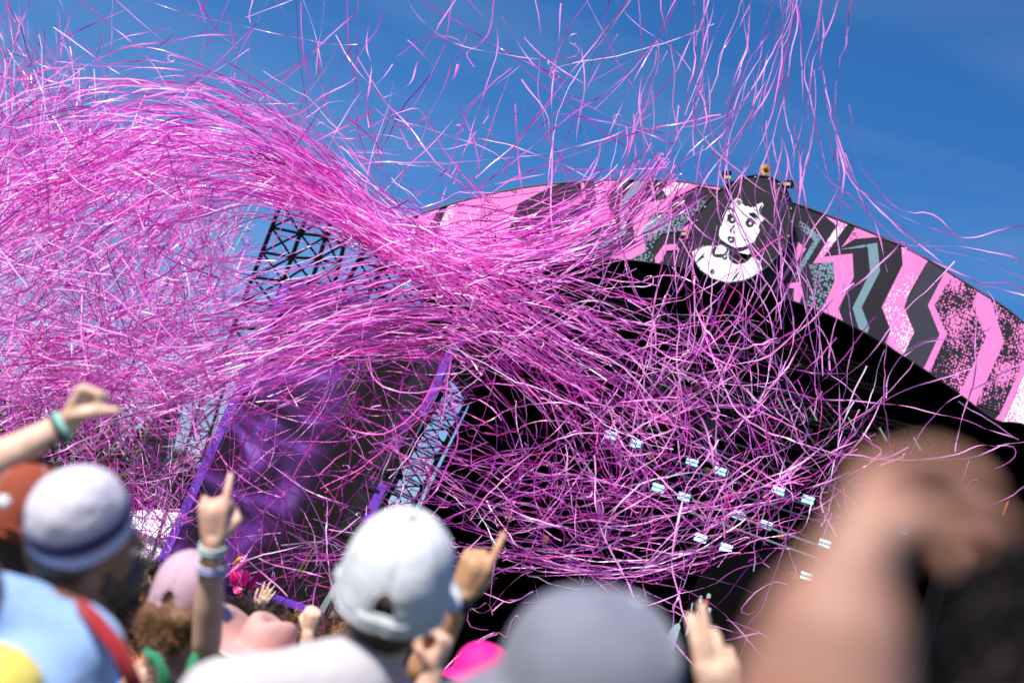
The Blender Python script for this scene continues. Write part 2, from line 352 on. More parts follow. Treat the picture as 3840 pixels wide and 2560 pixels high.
stroke([(590, 950), (640, 1005), (720, 1028), (810, 1015), (900, 965)], 40, Bk)
stroke([(482, 985), (450, 1040), (465, 1092), (530, 1105), (585, 1085), (620, 1030), (612, 980)], 24, Bk)
stroke([(650, 1030), (645, 1110), (690, 1170), (760, 1182), (850, 1150), (895, 1090), (892, 1030)], 24, Bk)
oval(590, 1112, 32, 28, Bk); oval(588, 1104, 11, 12, Wt)
oval(443, 1280, 26, 30, Bk); stroke([(240, 1190), (300, 1120), (358, 1058)], 22, Bk, True); stroke([(300, 1140), (330, 1105), (355, 1110)], 12, Bk, True)
stroke([(770, 1270), (710, 1340), (665, 1405)], 20, Bk, True)
stroke([(622, 550), (660, 536), (705, 578)], 28, Bk, True); stroke([(875, 602), (935, 600), (990, 660)], 24, Bk, True)
oval(675, 665, 48, 44, Bk); stroke([(612, 632), (660, 608), (722, 650)], 22, Bk, True); oval(679, 670, 15, 16, Wt); stroke([(615, 690), (625, 650), (640, 640)], 12, Bk)
oval(882, 708, 50, 43, Bk); stroke([(830, 700), (880, 655), (930, 690), (962, 716)], 22, Bk, True); oval(888, 714, 15, 16, Wt)
stroke([(706, 728), (655, 790), (668, 812)], 14, Bk); oval(700, 812, 12, 9, Bk)
art([(615, 878), (650, 860), (668, 872), (690, 868), (720, 898), (685, 930), (645, 932)], Bk); oval(660, 905, 17, 12, Wt)
stroke([(690, 450), (740, 455), (790, 440)], 12, Bk, True)

lampM = mat('warm lamp face', (.8, .55, .25, 1), .3)
def flood(x, y, face, label):
    c = z1(x, y, YD - .1); t = thing('floodlight', c, label, 'floodlight', 'floodlights round the emblem')
    box('housing', c, .16, .14, .12, M['blackmetal'], t, ex=RI, ez=UI)
    box('lens', c + Vector((0, -.078, 0)) + (RI * face[0] + UI * face[1]) * .06, .13, .012, .05, lampM, t, ex=RI, ez=UI)
    to = z1(790, 790, YD + .1); e = c + (to - c).normalized() * .3
    bar('bracket', c, e, .014, M['blackmetal'], t); bar('bracket', c + RI * .05, e, .01, M['blackmetal'], t)
flood(610, 150, (0, -1), 'small black floodlight on top left of the round emblem')
flood(1345, 255, (-1, -.3), 'small black floodlight at top right of the round emblem')
flood(70, 850, (1, 0), 'small floodlight with pale face at left of the round emblem')
c = z1(1070, 85, YD); t = thing('sunflower', z1(1078, 150, YD), 'yellow sunflower standing on top of the round emblem', 'flower')
yel = mat('yellow petal', rgb(250, 175, 20), .5); 
for k in range(13):
    a = k * 6.283 / 13; d = RI * math.cos(a) + UI * math.sin(a); q = RI * -math.sin(a) + UI * math.cos(a)
    mesh_obj('petal', [c + d * .03, c + d * .08 + q * .025 - F * .02, c + d * .125, c + d * .08 - q * .025], [(0, 1, 2, 3)], yel, t)
tube('flower_centre', [c - F * .03, c - F * .015, c + F * .02], [.02, .045, .03], mat('brown seeds', (.06, .03, .01, 1), .8), t)
tube('stem', [c + F * .02, z1(1078, 165, YD)], .01, mat('stem green', (.08, .1, .03, 1)), t, 6)

# ------------------------------------------------------------------ lights and truss inside the stage mouth
ledM = mat('lit white led bar', (.8, .9, .9, 1), .4, emit=((.25, .80, 1, 1), 2.3))
ledB = mat('lit blue led bar', (.2, .4, .8, 1), .4, emit=((.03, .3, 1, 1), 1.3))
amberM = mat('amber lamps', (.6, .35, .05, 1), .4, emit=((.9, .45, .03, 1), .35))
ballM = mat('grey lamp glass', (.28, .27, .28, 1), .35)
rows = [([(2290, 1630), (2385, 1664), (2595, 1732), (2700, 1766), (2920, 1840), (3030, 1872), (3265, 1946), (3383, 1984)], 30, 'back'),
        ([(2468, 1828), (2565, 1862), (2770, 1930), (2873, 1967), (3094, 2038), (3200, 2075)], 29, 'middle'),
        ([(2627, 2016), (2723, 2053), (2928, 2125), (3025, 2160)], 28, 'front')]
sd = (at(3030, 1872, 29) - at(2290, 1630, 29)).normalized(); sd.y = 0; sd.normalize(); su = Vector((-sd.z, 0, sd.x))
if su.z < 0: su = -su
for pts, Y, nm in rows:
    for i, (x, y) in enumerate(pts):
        c = at(x, y, Y); t = thing('stage_light', c, f'{ORD[i]} lit twin bar stage light from the left in the {nm} row under the roof', 'stage light', f'stage lights, {nm} row')
        s = Y / FPX; mm = ledB if x > 3350 else ledM
        box('housing', c + Vector((0, .08, 0)), 46 * s, .1, 36 * s, M['blackmetal'], t, ex=sd, ez=su)
        for k in (-1, 1): box('light_bar', c + su * k * 8.5 * s, 44 * s, .03, 10 * s, mm, t, ex=sd, ez=su)
        bar('hanger', c + Vector((0, .1, 0)), c + Vector((0, .1, 0)) + su * .4, .012, M['blackmetal'], t)
    a, b = at(*pts[0], Y), at(*pts[-1], Y); e = (b - a)
    t = thing('light_rail', a - e * .1, f'black pipe carrying the {nm} row of stage lights', 'rail')
    for k in (0, 1): bar('pipe', a - e * .15 + su * (.42 + .25 * k) + Vector((0, .1, 0)), b + e * .1 + su * (.42 + .25 * k) + Vector((0, .1, 0)), .025, M['steel'], t)
def ball(name, c, r, m, parent=None, sq=(1, 1, 1), seg=14):
    bm = bmesh.new(); bmesh.ops.create_uvsphere(bm, u_segments=seg, v_segments=seg // 2 + 2, radius=1)
    for v in bm.verts: v.co = Vector((v.co.x * r * sq[0], v.co.y * r * sq[1], v.co.z * r * sq[2])) + Vector(c)
    me = bpy.data.meshes.new(name); bm.to_mesh(me); bm.free(); me.materials.append(m)
    me.polygons.foreach_set('use_smooth', [True] * len(me.polygons)); return link(name, me, parent)
mv = [(2530, 1727), (2740, 1790), (2405, 1822), (2965, 1867), (2810, 1960), (3022, 2035), (2665, 2047), (2868, 2117), (3198, 1943), (1838, 1913), (1995, 2005), (2135, 2095)]
for i, (x, y) in enumerate(sorted(mv)):
    c = at(x, y, 29.4); t = thing('moving_head_lamp', c, f'{ORD[i]} round grey moving head lamp from the left among the lit bars', 'lamp', 'moving head lamps in the roof')
    ball('lens', c, .055, ballM, t); box('yoke', c + Vector((0, .1, .1)), .16, .08, .12, M['blackmetal'], t); bar('clamp', c + Vector((0, .1, .1)), c + Vector((0, .1, .5)), .015, M['blackmetal'], t)
for i_, (x, y) in enumerate(sorted([(2440, 1705), (2655, 1768), (2875, 1853), (3090, 1910), (2720, 1945), (2775, 2085), (2930, 2005), (3150, 2075), (2045, 2020), (1905, 1930), (2985, 2160)])):
    c = at(x, y, 29.2); t = thing('amber_blinder', c, f'{ORD[i_]} small cluster of amber lamps from the left between the lit bars', 'lamp', 'amber blinder clusters')
    box('housing', c + Vector((0, .06, 0)), .15, .08, .17, M['blackmetal'], t)
    for i in range(3):
        for j in range(4): ball('bulb', c + Vector(((i - 1) * .04, 0, (j - 1.5) * .04)), .014, amberM, t, seg=8)
# front truss
def truss(name, a, b, wdt, hgt, nb, m, label, cat='truss', up=None, ych=.025, ybr=.014, group=None):
    a, b = Vector(a), Vector(b); d = (b - a).normalized(); up = up or Vector((0, 0, 1)); sx = d.cross(up).normalized(); up = sx.cross(d).normalized()
    t = thing(name, a, label, cat, group)
    cor = [sx * (wdt / 2) * i + up * (hgt / 2) * j for i, j in ((-1, -1), (1, -1), (1, 1), (-1, 1))]
    for c in cor: bar('chord', a + c, b + c, ych, m, t)
    for k in range(nb + 1):
        p = a.lerp(b, k / nb)
        for q in range(4): bar('strut', p + cor[q], p + cor[(q + 1) % 4], ybr, m, t)
        if k < nb:
            p2 = a.lerp(b, (k + 1) / nb)
            for q in range(4):
                c0, c1 = (q, (q + 1) % 4) if (k + q) % 2 else ((q + 1) % 4, q)
                bar('brace', p + cor[c0], p2 + cor[c1], ybr, m, t)
    return t
truss('lighting_truss', at(2450, 1390, 30), at(3570, 1680, 30), .45, .42, 13, M['steel'], 'long dark box truss with pale diagonal tubes across the stage mouth', 'truss')
for i, (x, y) in enumerate([(2440, 1370), (2570, 1405), (2815, 1480), (2928, 1515), (3050, 1550), (3195, 1590), (3312, 1628), (3440, 1665)]):
    q = tag(tube('light_tube', [at(x - 14, y - 26, 29.6), at(x + 14, y + 26, 29.6)], .014, mat('pale tube', (.75, .78, .75, 1), .4, emit=((.8, 1, .85, 1), .25)), None, 6),
        f'{ORD[i]} thin pale tube light from the left across the dark box truss', 'tube light', 'pale tubes on the truss')
for i in range(16):
    x = 2480 + i * 62; y = 1440 + (x - 2450) * .262 + (20 if i % 2 else 58)
    c = at(x, y, 30.2); t = thing('par_can', c, f'{ORD[i]} round spotlight can from the left below the dark box truss', 'spotlight', 'spotlights under the truss')
    tube('can', [c, c + Vector((0, .25, .08))], [.08, .07], M['blackmetal'], t, 12)
    ball('lens', c + Vector((0, -.01, 0)), .06, mat('spot glass', (.16, .13, .14, 1), .3), t, (1, .25, 1)); bar('yoke', c + Vector((0, .1, .04)), c + Vector((0, .1, .38)), .014, M['blackmetal'], t)
cl = mat('grey silver foil', (.22, .23, .23, 1), .5, noise=.4, nscale=9)
for (x, y, r, lb) in [(2540, 1500, 46, 'pale grey baffle panel behind the streamers at the truss end'), (2490, 1440, 40, 'small pale grey baffle under the roof, nearest the banner'), (2665, 1600, 42, 'grey slatted fan housing between truss and lit bars')]:
    c = at(x, y, 31); t = thing('baffle_panel', c, lb, 'panel'); s = 31 / FPX
    for k in range(5): box('slat', c + su * ((k - 2) * r * .36 * s), r * (2.2 - abs(k - 2) * .45) * s, .03, r * .3 * s, cl, t, ex=sd, ez=su)
truss('lighting_truss', at(2000, 1370, 33), at(3400, 1760, 33), .4, .4, 16, M['steel'], 'dim farther box truss behind the lit bars, deep inside the stage roof', 'truss')
truss('lighting_truss', at(2150, 1120, 30), at(3350, 1440, 30), .4, .4, 14, M['steel'], 'dim upper box truss close under the arched stage roof', 'truss')
# speaker box at right edge
c = at(3760, 2330, 24.5); t = thing('speaker_cabinet', Vector((c.x, 24.5, 0)), 'large black speaker cabinet at the right end of the stage', 'speaker')
q = [at(3610, 1925, 24.5), at(4000, 2060, 24.5)]; ex = (q[1] - q[0]).normalized(); ez = Vector((-ex.z, 0, ex.x))
gm = mat('speaker black cloth', (.003, .003, .004, 1), .8, spec=.1, noise=.3, nscale=30)
V, Fc = boxv(q[0] - ez * 3.2, ex * 3, Vector((0, .8, 0)), ez * 3.2); mesh_obj('cabinet', V, Fc, gm, t)
V, Fc = boxv(q[0] - ez * 3.1 + ex * .06 - Vector((0, .03, 0)), ex * 2.8, Vector((0, .025, 0)), ez * 3.0); mesh_obj('grille', V, Fc, M['black'], t)
bar('safety_cable', at(3760, 1930, 24.4), at(3780, 1880, 24.4), .015, mat('orange shackle', rgb(200, 90, 50), .5), t)
# printed drop cloth low on the stage
c0 = at(2600, 2560, 24.6); t = thing('drop_cloth', c0, 'black drop cloth printed with pale feather shapes and red marks low on the stage', 'cloth')
slab('cloth', [at(x, y, 24.6) for x, y in [(2440, 2640), (2560, 2320), (2660, 2060), (2960, 2080), (2990, 2640)]], .03, mat('black cloth', (.0015, .0015, .002, 1), .8, spec=.05, bump=.3, bscale=8), t)
pale, redp = mat('pale blue print', rgb(150, 170, 178), .5), mat('red print', rgb(170, 20, 25), .5)
ZC = (2400, 2150, .2615)
for m, poly in [(pale, [(350, 990), (410, 840), (480, 740), (560, 700), (580, 760), (530, 930), (480, 1060), (490, 1130), (400, 1060)]), (pale, [(610, 600), (560, 700), (580, 690)]),
                (pale, [(700, 610), (735, 600), (735, 760), (700, 840), (650, 900), (680, 750)]), (pale, [(870, 310), (895, 320), (880, 440), (840, 400), (845, 340)]), (pale, [(985, 275), (1015, 300), (1010, 350), (950, 350), (960, 300)]),
                (redp, [(950, 355), (995, 380), (950, 470), (880, 490), (860, 450), (930, 420)]), (pale, [(740, 420), (760, 410), (750, 510), (725, 540)]), (pale, [(830, 530), (850, 540), (840, 600), (800, 610)]),
                (redp, [(865, 570), (870, 610), (830, 640), (800, 640)]), (pale, [(800, 650), (830, 655), (815, 695)]), (pale, [(870, 870), (885, 900), (850, 1060), (820, 1090)]), (pale, [(970, 480), (1025, 490), (1010, 560), (980, 540)])]:
    slab('printed_shape', [at(ZC[0] + ZC[2] * x, ZC[1] + ZC[2] * y, 24.585) for x, y in poly], .004, m, t)

# ------------------------------------------------------------------ side video screen, towers
YV = 25.0
vs = thing('video_screen', at(900, 2250, YV), 'tall leaning side video screen glowing purple with a violet frame', 'screen')
scr = [(1090, 1075), (1770, 1215), (1372, 1990), (1180, 2300), (585, 2160)]
m = bpy.data.materials.new('purple screen picture'); m.use_nodes = True; tt = m.node_tree; b = tt.nodes['Principled BSDF']
b.inputs['Base Color'].default_value = (.003, .0025, .003, 1); b.inputs['Roughness'].default_value = .8; b.inputs['Specular IOR Level'].default_value = .1
tc = tt.nodes.new('ShaderNodeTexCoord'); mp = tt.nodes.new('ShaderNodeMapping'); mp.inputs['Rotation'].default_value = (0, rad(25), 0); mp.inputs['Scale'].default_value = (.55, .01, 1.0)
no = tt.nodes.new('ShaderNodeTexNoise'); no.inputs['Scale'].default_value = .95; no.inputs['Detail'].default_value = 2; no.inputs['Distortion'].default_value = 1.6
tt.links.new(tc.outputs['Object'], mp.inputs[0]); tt.links.new(mp.outputs[0], no.inputs[0])
rp = tt.nodes.new('ShaderNodeValToRGB'); e = rp.color_ramp.elements
e[0].position = .36; e[0].color = (.012, .005, .016, 1); e[1].position = .72; e[1].color = (.26, .14, .52, 1)
k = e.new(.50); k.color = (.05, .012, .09, 1); k = e.new(.60); k.color = (.12, .03, .25, 1)
tt.links.new(no.outputs['Fac'], rp.inputs[0])
# the picture fades to dark brown on the right part of the screen
sx = tt.nodes.new('ShaderNodeSeparateXYZ'); tt.links.new(tc.outputs['Object'], sx.inputs[0])
Lc = at(1290, 1600, YV); slope = (at(1100, 1980, YV) - at(1450, 1300, YV)); kx = slope.x / slope.z
ma = tt.nodes.new('ShaderNodeMath'); ma.operation = 'MULTIPLY_ADD'; ma.inputs[1].default_value = -kx; tt.links.new(sx.outputs['Z'], ma.inputs[0]); tt.links.new(sx.outputs['X'], ma.inputs[2])
mr = tt.nodes.new('ShaderNodeMapRange'); x0_ = Lc.x - kx * Lc.z; mr.inputs[1].default_value = x0_ - .5; mr.inputs[2].default_value = x0_ + .05; tt.links.new(ma.outputs[0], mr.inputs[0])
mx = tt.nodes.new('ShaderNodeMix'); mx.data_type = 'RGBA'; mx.inputs[7].default_value = (.006, .004, .004, 1)
tt.links.new(mr.outputs[0], mx.inputs[0]); tt.links.new(rp.outputs[0], mx.inputs[6]); tt.links.new(mx.outputs[2], b.inputs['Emission Color']); b.inputs['Emission Strength'].default_value = 1.0
slab('display', [at(x, y, YV) for x, y in scr], .25, m, vs)
vio = mat('violet frame', rgb(100, 50, 165), .5, emit=(rgb(110, 55, 190), .08)); vio2 = mat('dark violet frame', rgb(70, 30, 110), .5)
def strip(pts, wpx, Y, m, parent, name='frame_strip'):
    (x0, y0), (x1, y1) = pts; d = Vector((x1 - x0, y1 - y0)); d.normalize(); q = Vector((-d.y, d.x)) * wpx / 2
    return slab(name, [at(x0 + q.x, y0 + q.y, Y), at(x1 + q.x, y1 + q.y, Y), at(x1 - q.x, y1 - q.y, Y), at(x0 - q.x, y0 - q.y, Y)], .3, m, parent)
strip([(1075, 1070), (575, 2170)], 34, YV - .05, vio, vs)
strip([(1080, 1068), (1790, 1210)], 26, YV - .06, vio2, vs)
strip([(1690, 1318), (1577, 1558)], 30, YV - .05, vio, vs); strip([(1790, 1225), (1692, 1315)], 30, YV - .05, vio2, vs)
strip([(1545, 1540), (1470, 1700)], 40, YV - .05, vio2, vs); strip([(1440, 1810), (1372, 1960)], 34, YV - .05, vio, vs)
strip([(700, 2130), (1150, 2282)], 30, YV - .3, vio, vs, 'bottom_ledge'); strip([(690, 2160), (1150, 2315)], 34, YV - .28, M['blackmetal'], vs, 'bottom_ledge')
strip([(1640, 1290), (1300, 2010)], 70, YV - .04, M['blackmetal'], vs, 'dark_frame')
for i in range(9):
    x, y = 1600 - i * 34, 1400 + i * 72; strip([(x - 30, y - 12), (x + 26, y + 10)], 12, YV - .07, M['blackmetal'], vs, 'latch')
grn = mat('amber led dots', (.12, .1, .03, 1), .5)
for k, (ax, ay, bx, by) in enumerate([(1390, 1330, 1270, 1560), (1400, 1340, 1280, 1570), (1340, 1350, 1262, 1460), (1180, 2040, 1110, 2160), (1190, 2050, 1120, 2170)]):
    for i in range(22):
        u = i / 22; c = at(ax + (bx - ax) * u, ay + (by - ay) * u, YV - .02); box('led_dot', c, .028, .02, .028, grn, vs)
for k in range(24):                                              # module seams of the display wall
    u = (k // 3) / 8; v = (k % 3) / 3
    if k % 3 == 0: strip([(1040 - 380 * u + 520, 1280 + 830 * u), (1040 - 380 * u + 700, 1280 + 830 * u + 60)], 3, YV - .005, M['blackmetal'], vs, 'module_seam')
# truss leg between screen and stage mouth
for (dx, nm) in [(0, 'pale sky shows through: black truss leg between purple screen and stage mouth')]:
    a, b = at(1445, 1990, YS + .2), at(1835, 1235, YS + .2); axis = (b - a); g0 = a - axis * (a.z / axis.z)
    truss('truss_leg', g0, b, .5, .5, 26, M['blackmetal'], nm, 'truss', up=Vector((0, 1, 0)), ych=.036, ybr=.017)
# roof support scaffold left of the arch
def scaffold(cols, rows, Y, depth, m, label, name='scaffold_tower', r=.048, group=None, diag=True):
    t = thing(name, at(*cols[0][0], Y), label, 'scaffold', group)
    L = []
    for (p0, p1) in cols:
        for dy in (0, depth):
            a, b = at(*p0, Y + dy), at(*p1, Y + dy); L.append((a, b)); bar('upright', a, b, r, m, t)
    for j in range(rows + 1):
        u = j / rows
        for i in range(0, len(L) - 2): bar('ledger', L[i][0].lerp(L[i][1], u), L[i + 2][0].lerp(L[i + 2][1], u), r * .7, m, t)
        for i in range(0, len(L), 2): bar('ledger', L[i][0].lerp(L[i][1], u), L[i + 1][0].lerp(L[i + 1][1], u), r * .6, m, t)
        if diag and j < rows:
            for i in range(0, len(L) - 2):
                s = (i + j) % 2; bar('brace', L[i + 2 * s][0].lerp(L[i + 2 * s][1], u), L[i + 2 - 2 * s][0].lerp(L[i + 2 - 2 * s][1], (j + 1) / rows), r * .55, m, t)
    return t
scaffold([((800, 1420), (1090, 670)), ((930, 1420), (1190, 700)), ((1060, 1400), (1275, 720)), ((1170, 1400), (1330, 760))], 8, 31, 1.6, M['black'], 'tall black scaffold tower rising to the black canopy left of the arch')
scaffold([((1230, 1200), (1420, 830)), ((1330, 1200), (1500, 880)), ((1440, 1200), (1580, 930)), ((1560, 1200), (1640, 1000))], 5, 29, 1.2, M['black'], 'black roof scaffold behind the left tip of the pink banner', r=.05)
t = thing('canopy', at(1100, 620, 31), 'black sloping canopy on top of the tall scaffold tower', 'canopy')
slab('canopy_board', [at(x, y, 30.6) for x, y in [(930, 565), (1060, 590), (1215, 625), (1275, 680), (1290, 730), (1150, 690), (1010, 640)]], 2.4, M['black'], t)
for x in (990, 1080, 1180): bar('strut', at(x, 620, 30.7), at(x - 30, 700, 31), .03, M['blackmetal'], t)
scaffold([((560, 2120), (780, 1420)), ((640, 2120), (850, 1420))], 7, 34, 1.4, M['blackmetal'], 'black scaffold legs with crossed braces beside the left edge of the purple screen', r=.04)
t = thing('speaker_tower', at(540, 2000, 36), 'tall narrow black speaker column standing before the olive trees', 'speaker')
for k in range(8):
    u0, u1 = k / 8, (k + 1) / 8 - .006; L = lambda u, o: at(510 + o + 90 * u, 1860 - 420 * u, 36)
    slab('speaker_box', [L(u0, 0), L(u0, 80), L(u1, 80), L(u1, 0)], .9, M['blackmetal'], t)
a = at(520, 1880, 36.4); bar('mast', a - Vector((0, 0, a.z)), at(640, 1400, 36.4), .09, M['blackmetal'], t)
cab = mat('pale steel cable', (.25, .33, .36, 1), .5)
for i, (x0c, x1c) in enumerate([(640, 1030), (670, 1062), (560, 940), (590, 965), (500, 870)]):
    tag(tube('guy_cable', [at(x0c, 1300, 40), at(x1c - 60, 720, 40)], .02, cab, None, 5), f'{ORD[[2, 3, 1, 4, 0][0] if False else sorted([640, 670, 560, 590, 500]).index(x0c)]} thin pale steel cable from the left, slanting behind the streamers', 'cable', 'steel cables behind the streamers')

# ------------------------------------------------------------------ paper streamers
def streamer_mat():
    m = bpy.data.materials.new('pink paper streamer'); m.use_nodes = True; t = m.node_tree; b = t.nodes['Principled BSDF']
    b.inputs['Roughness'].default_value = .3; b.inputs['Specular IOR Level'].default_value = .4
    gi = t.nodes.new('ShaderNodeNewGeometry'); r = t.nodes.new('ShaderNodeValToRGB'); e = r.color_ramp.elements
    e[0].position = 0; e[0].color = (.42, .05, .42, 1); e[1].position = 1; e[1].color = (.92, .07, .42, 1)
    for ps_, c_ in ((.12, (.56, .07, .50, 1)), (.28, (.78, .16, .62, 1)), (.48, (.88, .27, .74, 1)), (.7, (.93, .42, .82, 1)), (.84, (.97, .74, .94, 1)), (.9, (.92, .12, .56, 1))): k = e.new(ps_); k.color = c_  # shade painted in as purples, highlights as near-white, bounced light as hot pink
    t.links.new(gi.outputs['Random Per Island'], r.inputs[0]); t.links.new(r.outputs[0], b.inputs['Base Color'])
    tr = t.nodes.new('ShaderNodeBsdfTranslucent'); mx = t.nodes.new('ShaderNodeMixShader'); mx.inputs[0].default_value = .36
    hs = t.nodes.new('ShaderNodeHueSaturation'); hs.inputs['Saturation'].default_value = 1.35; hs.inputs['Value'].default_value = 1.1
    t.links.new(r.outputs[0], hs.inputs['Color']); t.links.new(hs.outputs[0], tr.inputs[0])
    t.links.new(b.outputs[0], mx.inputs[1]); t.links.new(tr.outputs[0], mx.inputs[2])
    t.links.new(mx.outputs[0], t.nodes['Material Output'].inputs[0]); return m
SM = streamer_mat()
npF, npR, npU, npC = (np.array(v) for v in (F, RI, UI, CAMP))
def unproj(q):                                            # (n,3) x, y, depth -> world
    return npC + q[:, 2:3] * (npF + npR * ((q[:, :1] - 1920) / FPX) - npU * ((q[:, 1:2] - 1280) / FPX))
def ribbon(q, wd=.0118, twist=None):
    """a flat strip that turns about its own length, folded a little"""
    p = unproj(q); n = len(p); T = np.gradient(p, axis=0); T /= np.linalg.norm(T, axis=1)[:, None] + 1e-9
    ref = rng.normal(size=3); ref /= np.linalg.norm(ref)
    A = np.cross(T, ref); A /= np.linalg.norm(A, axis=1)[:, None] + 1e-9; B = np.cross(T, A)
    L = np.concatenate([[0], np.cumsum(np.linalg.norm(np.diff(p, axis=0), axis=1))])
    tw = rng.normal(0, 2.2) if twist is None else twist
    a = rng.uniform(0, 6.28) + tw * L + rng.uniform(.4, 1.5) * np.sin(L * rng.uniform(2, 6) + rng.uniform(0, 6))
    S = np.cos(a)[:, None] * A + np.sin(a)[:, None] * B; h = wd / 2 * rng.uniform(.75, 1.15)
    V = np.empty((2 * n, 3)); V[0::2] = p - S * h; V[1::2] = p + S * h
    i = np.arange(n - 1) * 2
    return V, np.stack([i, i + 1, i + 3, i + 2], 1)
def crinkle(q, amp, f=1.0):
    n = len(q); s = np.concatenate([[0], np.cumsum(np.linalg.norm(np.diff(q[:, :2], axis=0), axis=1))])
    for w_, a_ in ((520, 1.0), (210, .42), (90, .16), (45, .07)):
        for c in (0, 1): q[:, c] += amp * a_ * np.sin(s / w_ * 6.283 * f * rng.uniform(.8, 1.2) + rng.uniform(0, 6.28)) * rng.uniform(.3, 1)
    q[:, 2] += .0035 * amp * np.sin(s / 400 * 6.283 + rng.uniform(0, 6.28)); return q
def curl_end(q, p=.3):
    if rng.random() > p * .5: return q
    d = q[-1] - q[-2]; th = math.atan2(d[1], d[0]); sgn = rng.choice([-1, 1]); c = q[-1].copy(); ex = []; r = rng.uniform(5, 12)
    for k in range(int(rng.integers(4, 11))):
        th += sgn * rng.uniform(.3, .8); c = c + np.array([math.cos(th) * r, math.sin(th) * r, .01 * rng.normal()]); ex.append(c)
    return np.vstack([q, ex])
def follow(guide, spread, N, lf=(.25, .8), amp=18, dep=.9, core=1.0, step=34):
    """N strips that run along a guide line (x, y, depth), each on its own side of it"""
    g_ = smoothpts(guide, 200); dd = np.gradient(g_[:, :2], axis=0); ds = np.linalg.norm(dd, axis=1); tot = ds.sum()
    nrm = np.stack([-dd[:, 1], dd[:, 0]], 1) / (ds[:, None] + 1e-9)
    sp = np.interp(np.linspace(0, 1, 200), np.linspace(0, 1, len(spread)), spread)
    out = []
    for _ in range(N):
        l = rng.uniform(*lf); t0 = rng.uniform(-.15, 1.1 - l * .8); t1 = min(1, t0 + l); t0 = max(0, t0)
        if t1 - t0 < .06: continue
        m_ = max(6, int((t1 - t0) * tot / step)); t = np.linspace(t0, t1, m_)
        if rng.random() < .5: t = t[::-1]
        ix = np.clip((t * 199).astype(int), 0, 199); fx = t * 199 - ix
        c = np.stack([np.interp(t * 199, np.arange(200), g_[:, k]) for k in range(3)], 1)
        nn = np.stack([np.interp(t * 199, np.arange(200), nrm[:, k]) for k in range(2)], 1)
        ss = np.interp(t * 199, np.arange(200), sp)
        o = rng.normal(0, 1) * core + rng.normal(0, .7) * (t - t.mean()) / (t.std() + 1e-6) * .5 + .35 * np.sin(t * rng.uniform(4, 12) + rng.uniform(0, 6))
        q = c.copy(); q[:, :2] += nn * (o * ss)[:, None]; q[:, 2] += rng.normal(0, dep)
        out.append(curl_end(crinkle(q, amp * rng.uniform(.5, 1.4)), .25))
    return out
def wander(region, N, ln=(200, 700), head=None, hs=.8, turn=.1, dep=(10, 14), step=30, amp=8):
    """N strips that drift freely inside a polygon"""
    poly = np.array(region, float); lo, hi = poly.min(0), poly.max(0); out = []
    def ins(p):
        c = False; j = len(poly) - 1
        for i in range(len(poly)):
            if (poly[i, 1] > p[1]) != (poly[j, 1] > p[1]) and p[0] < (poly[j, 0] - poly[i, 0]) * (p[1] - poly[i, 1]) / (poly[j, 1] - poly[i, 1]) + poly[i, 0]: c = not c
            j = i
        return c
    while len(out) < N:
        p = rng.uniform(lo, hi)
        if not ins(p): continue
        m_ = max(6, int(rng.uniform(*ln) / step)); h0 = rng.uniform(0, 6.28) if head is None else (head[rng.integers(len(head))] + rng.normal(0, hs))
        k = rng.normal(0, turn) ; th = h0 + np.cumsum(k * .6 + .7 * turn * np.sin(np.arange(m_) * rng.uniform(.15, .5) + rng.uniform(0, 6)))
        q = np.zeros((m_, 3)); q[:, 0] = p[0] + np.cumsum(np.cos(th)) * step; q[:, 1] = p[1] + np.cumsum(np.sin(th)) * step
        q[:, :2] -= q[:, :2].mean(0) - p
        q[:, 2] = rng.uniform(*dep) + np.linspace(0, rng.normal(0, .5), m_)
        q = crinkle(q, amp * rng.uniform(.3, 1.5))
        if p[0] > 1500 and p[1] > 1000: q[:, :2] += np.cumsum(rng.normal(0, 1, (m_, 2)), 0) * 2.2
        out.append(curl_end(q, .5))
    return out
def traced(pts, ox, oy, s, d, amp=6):
    p = [(ox + s * x, oy + s * y, 0) for x, y in pts]; L = sum(math.dist(p[i][:2], p[i + 1][:2]) for i in range(len(p) - 1))
    q = smoothpts(p, max(8, int(L / 28))); q[:, 2] = d + np.linspace(0, rng.normal(0, .5), len(q)); return crinkle(q, amp)

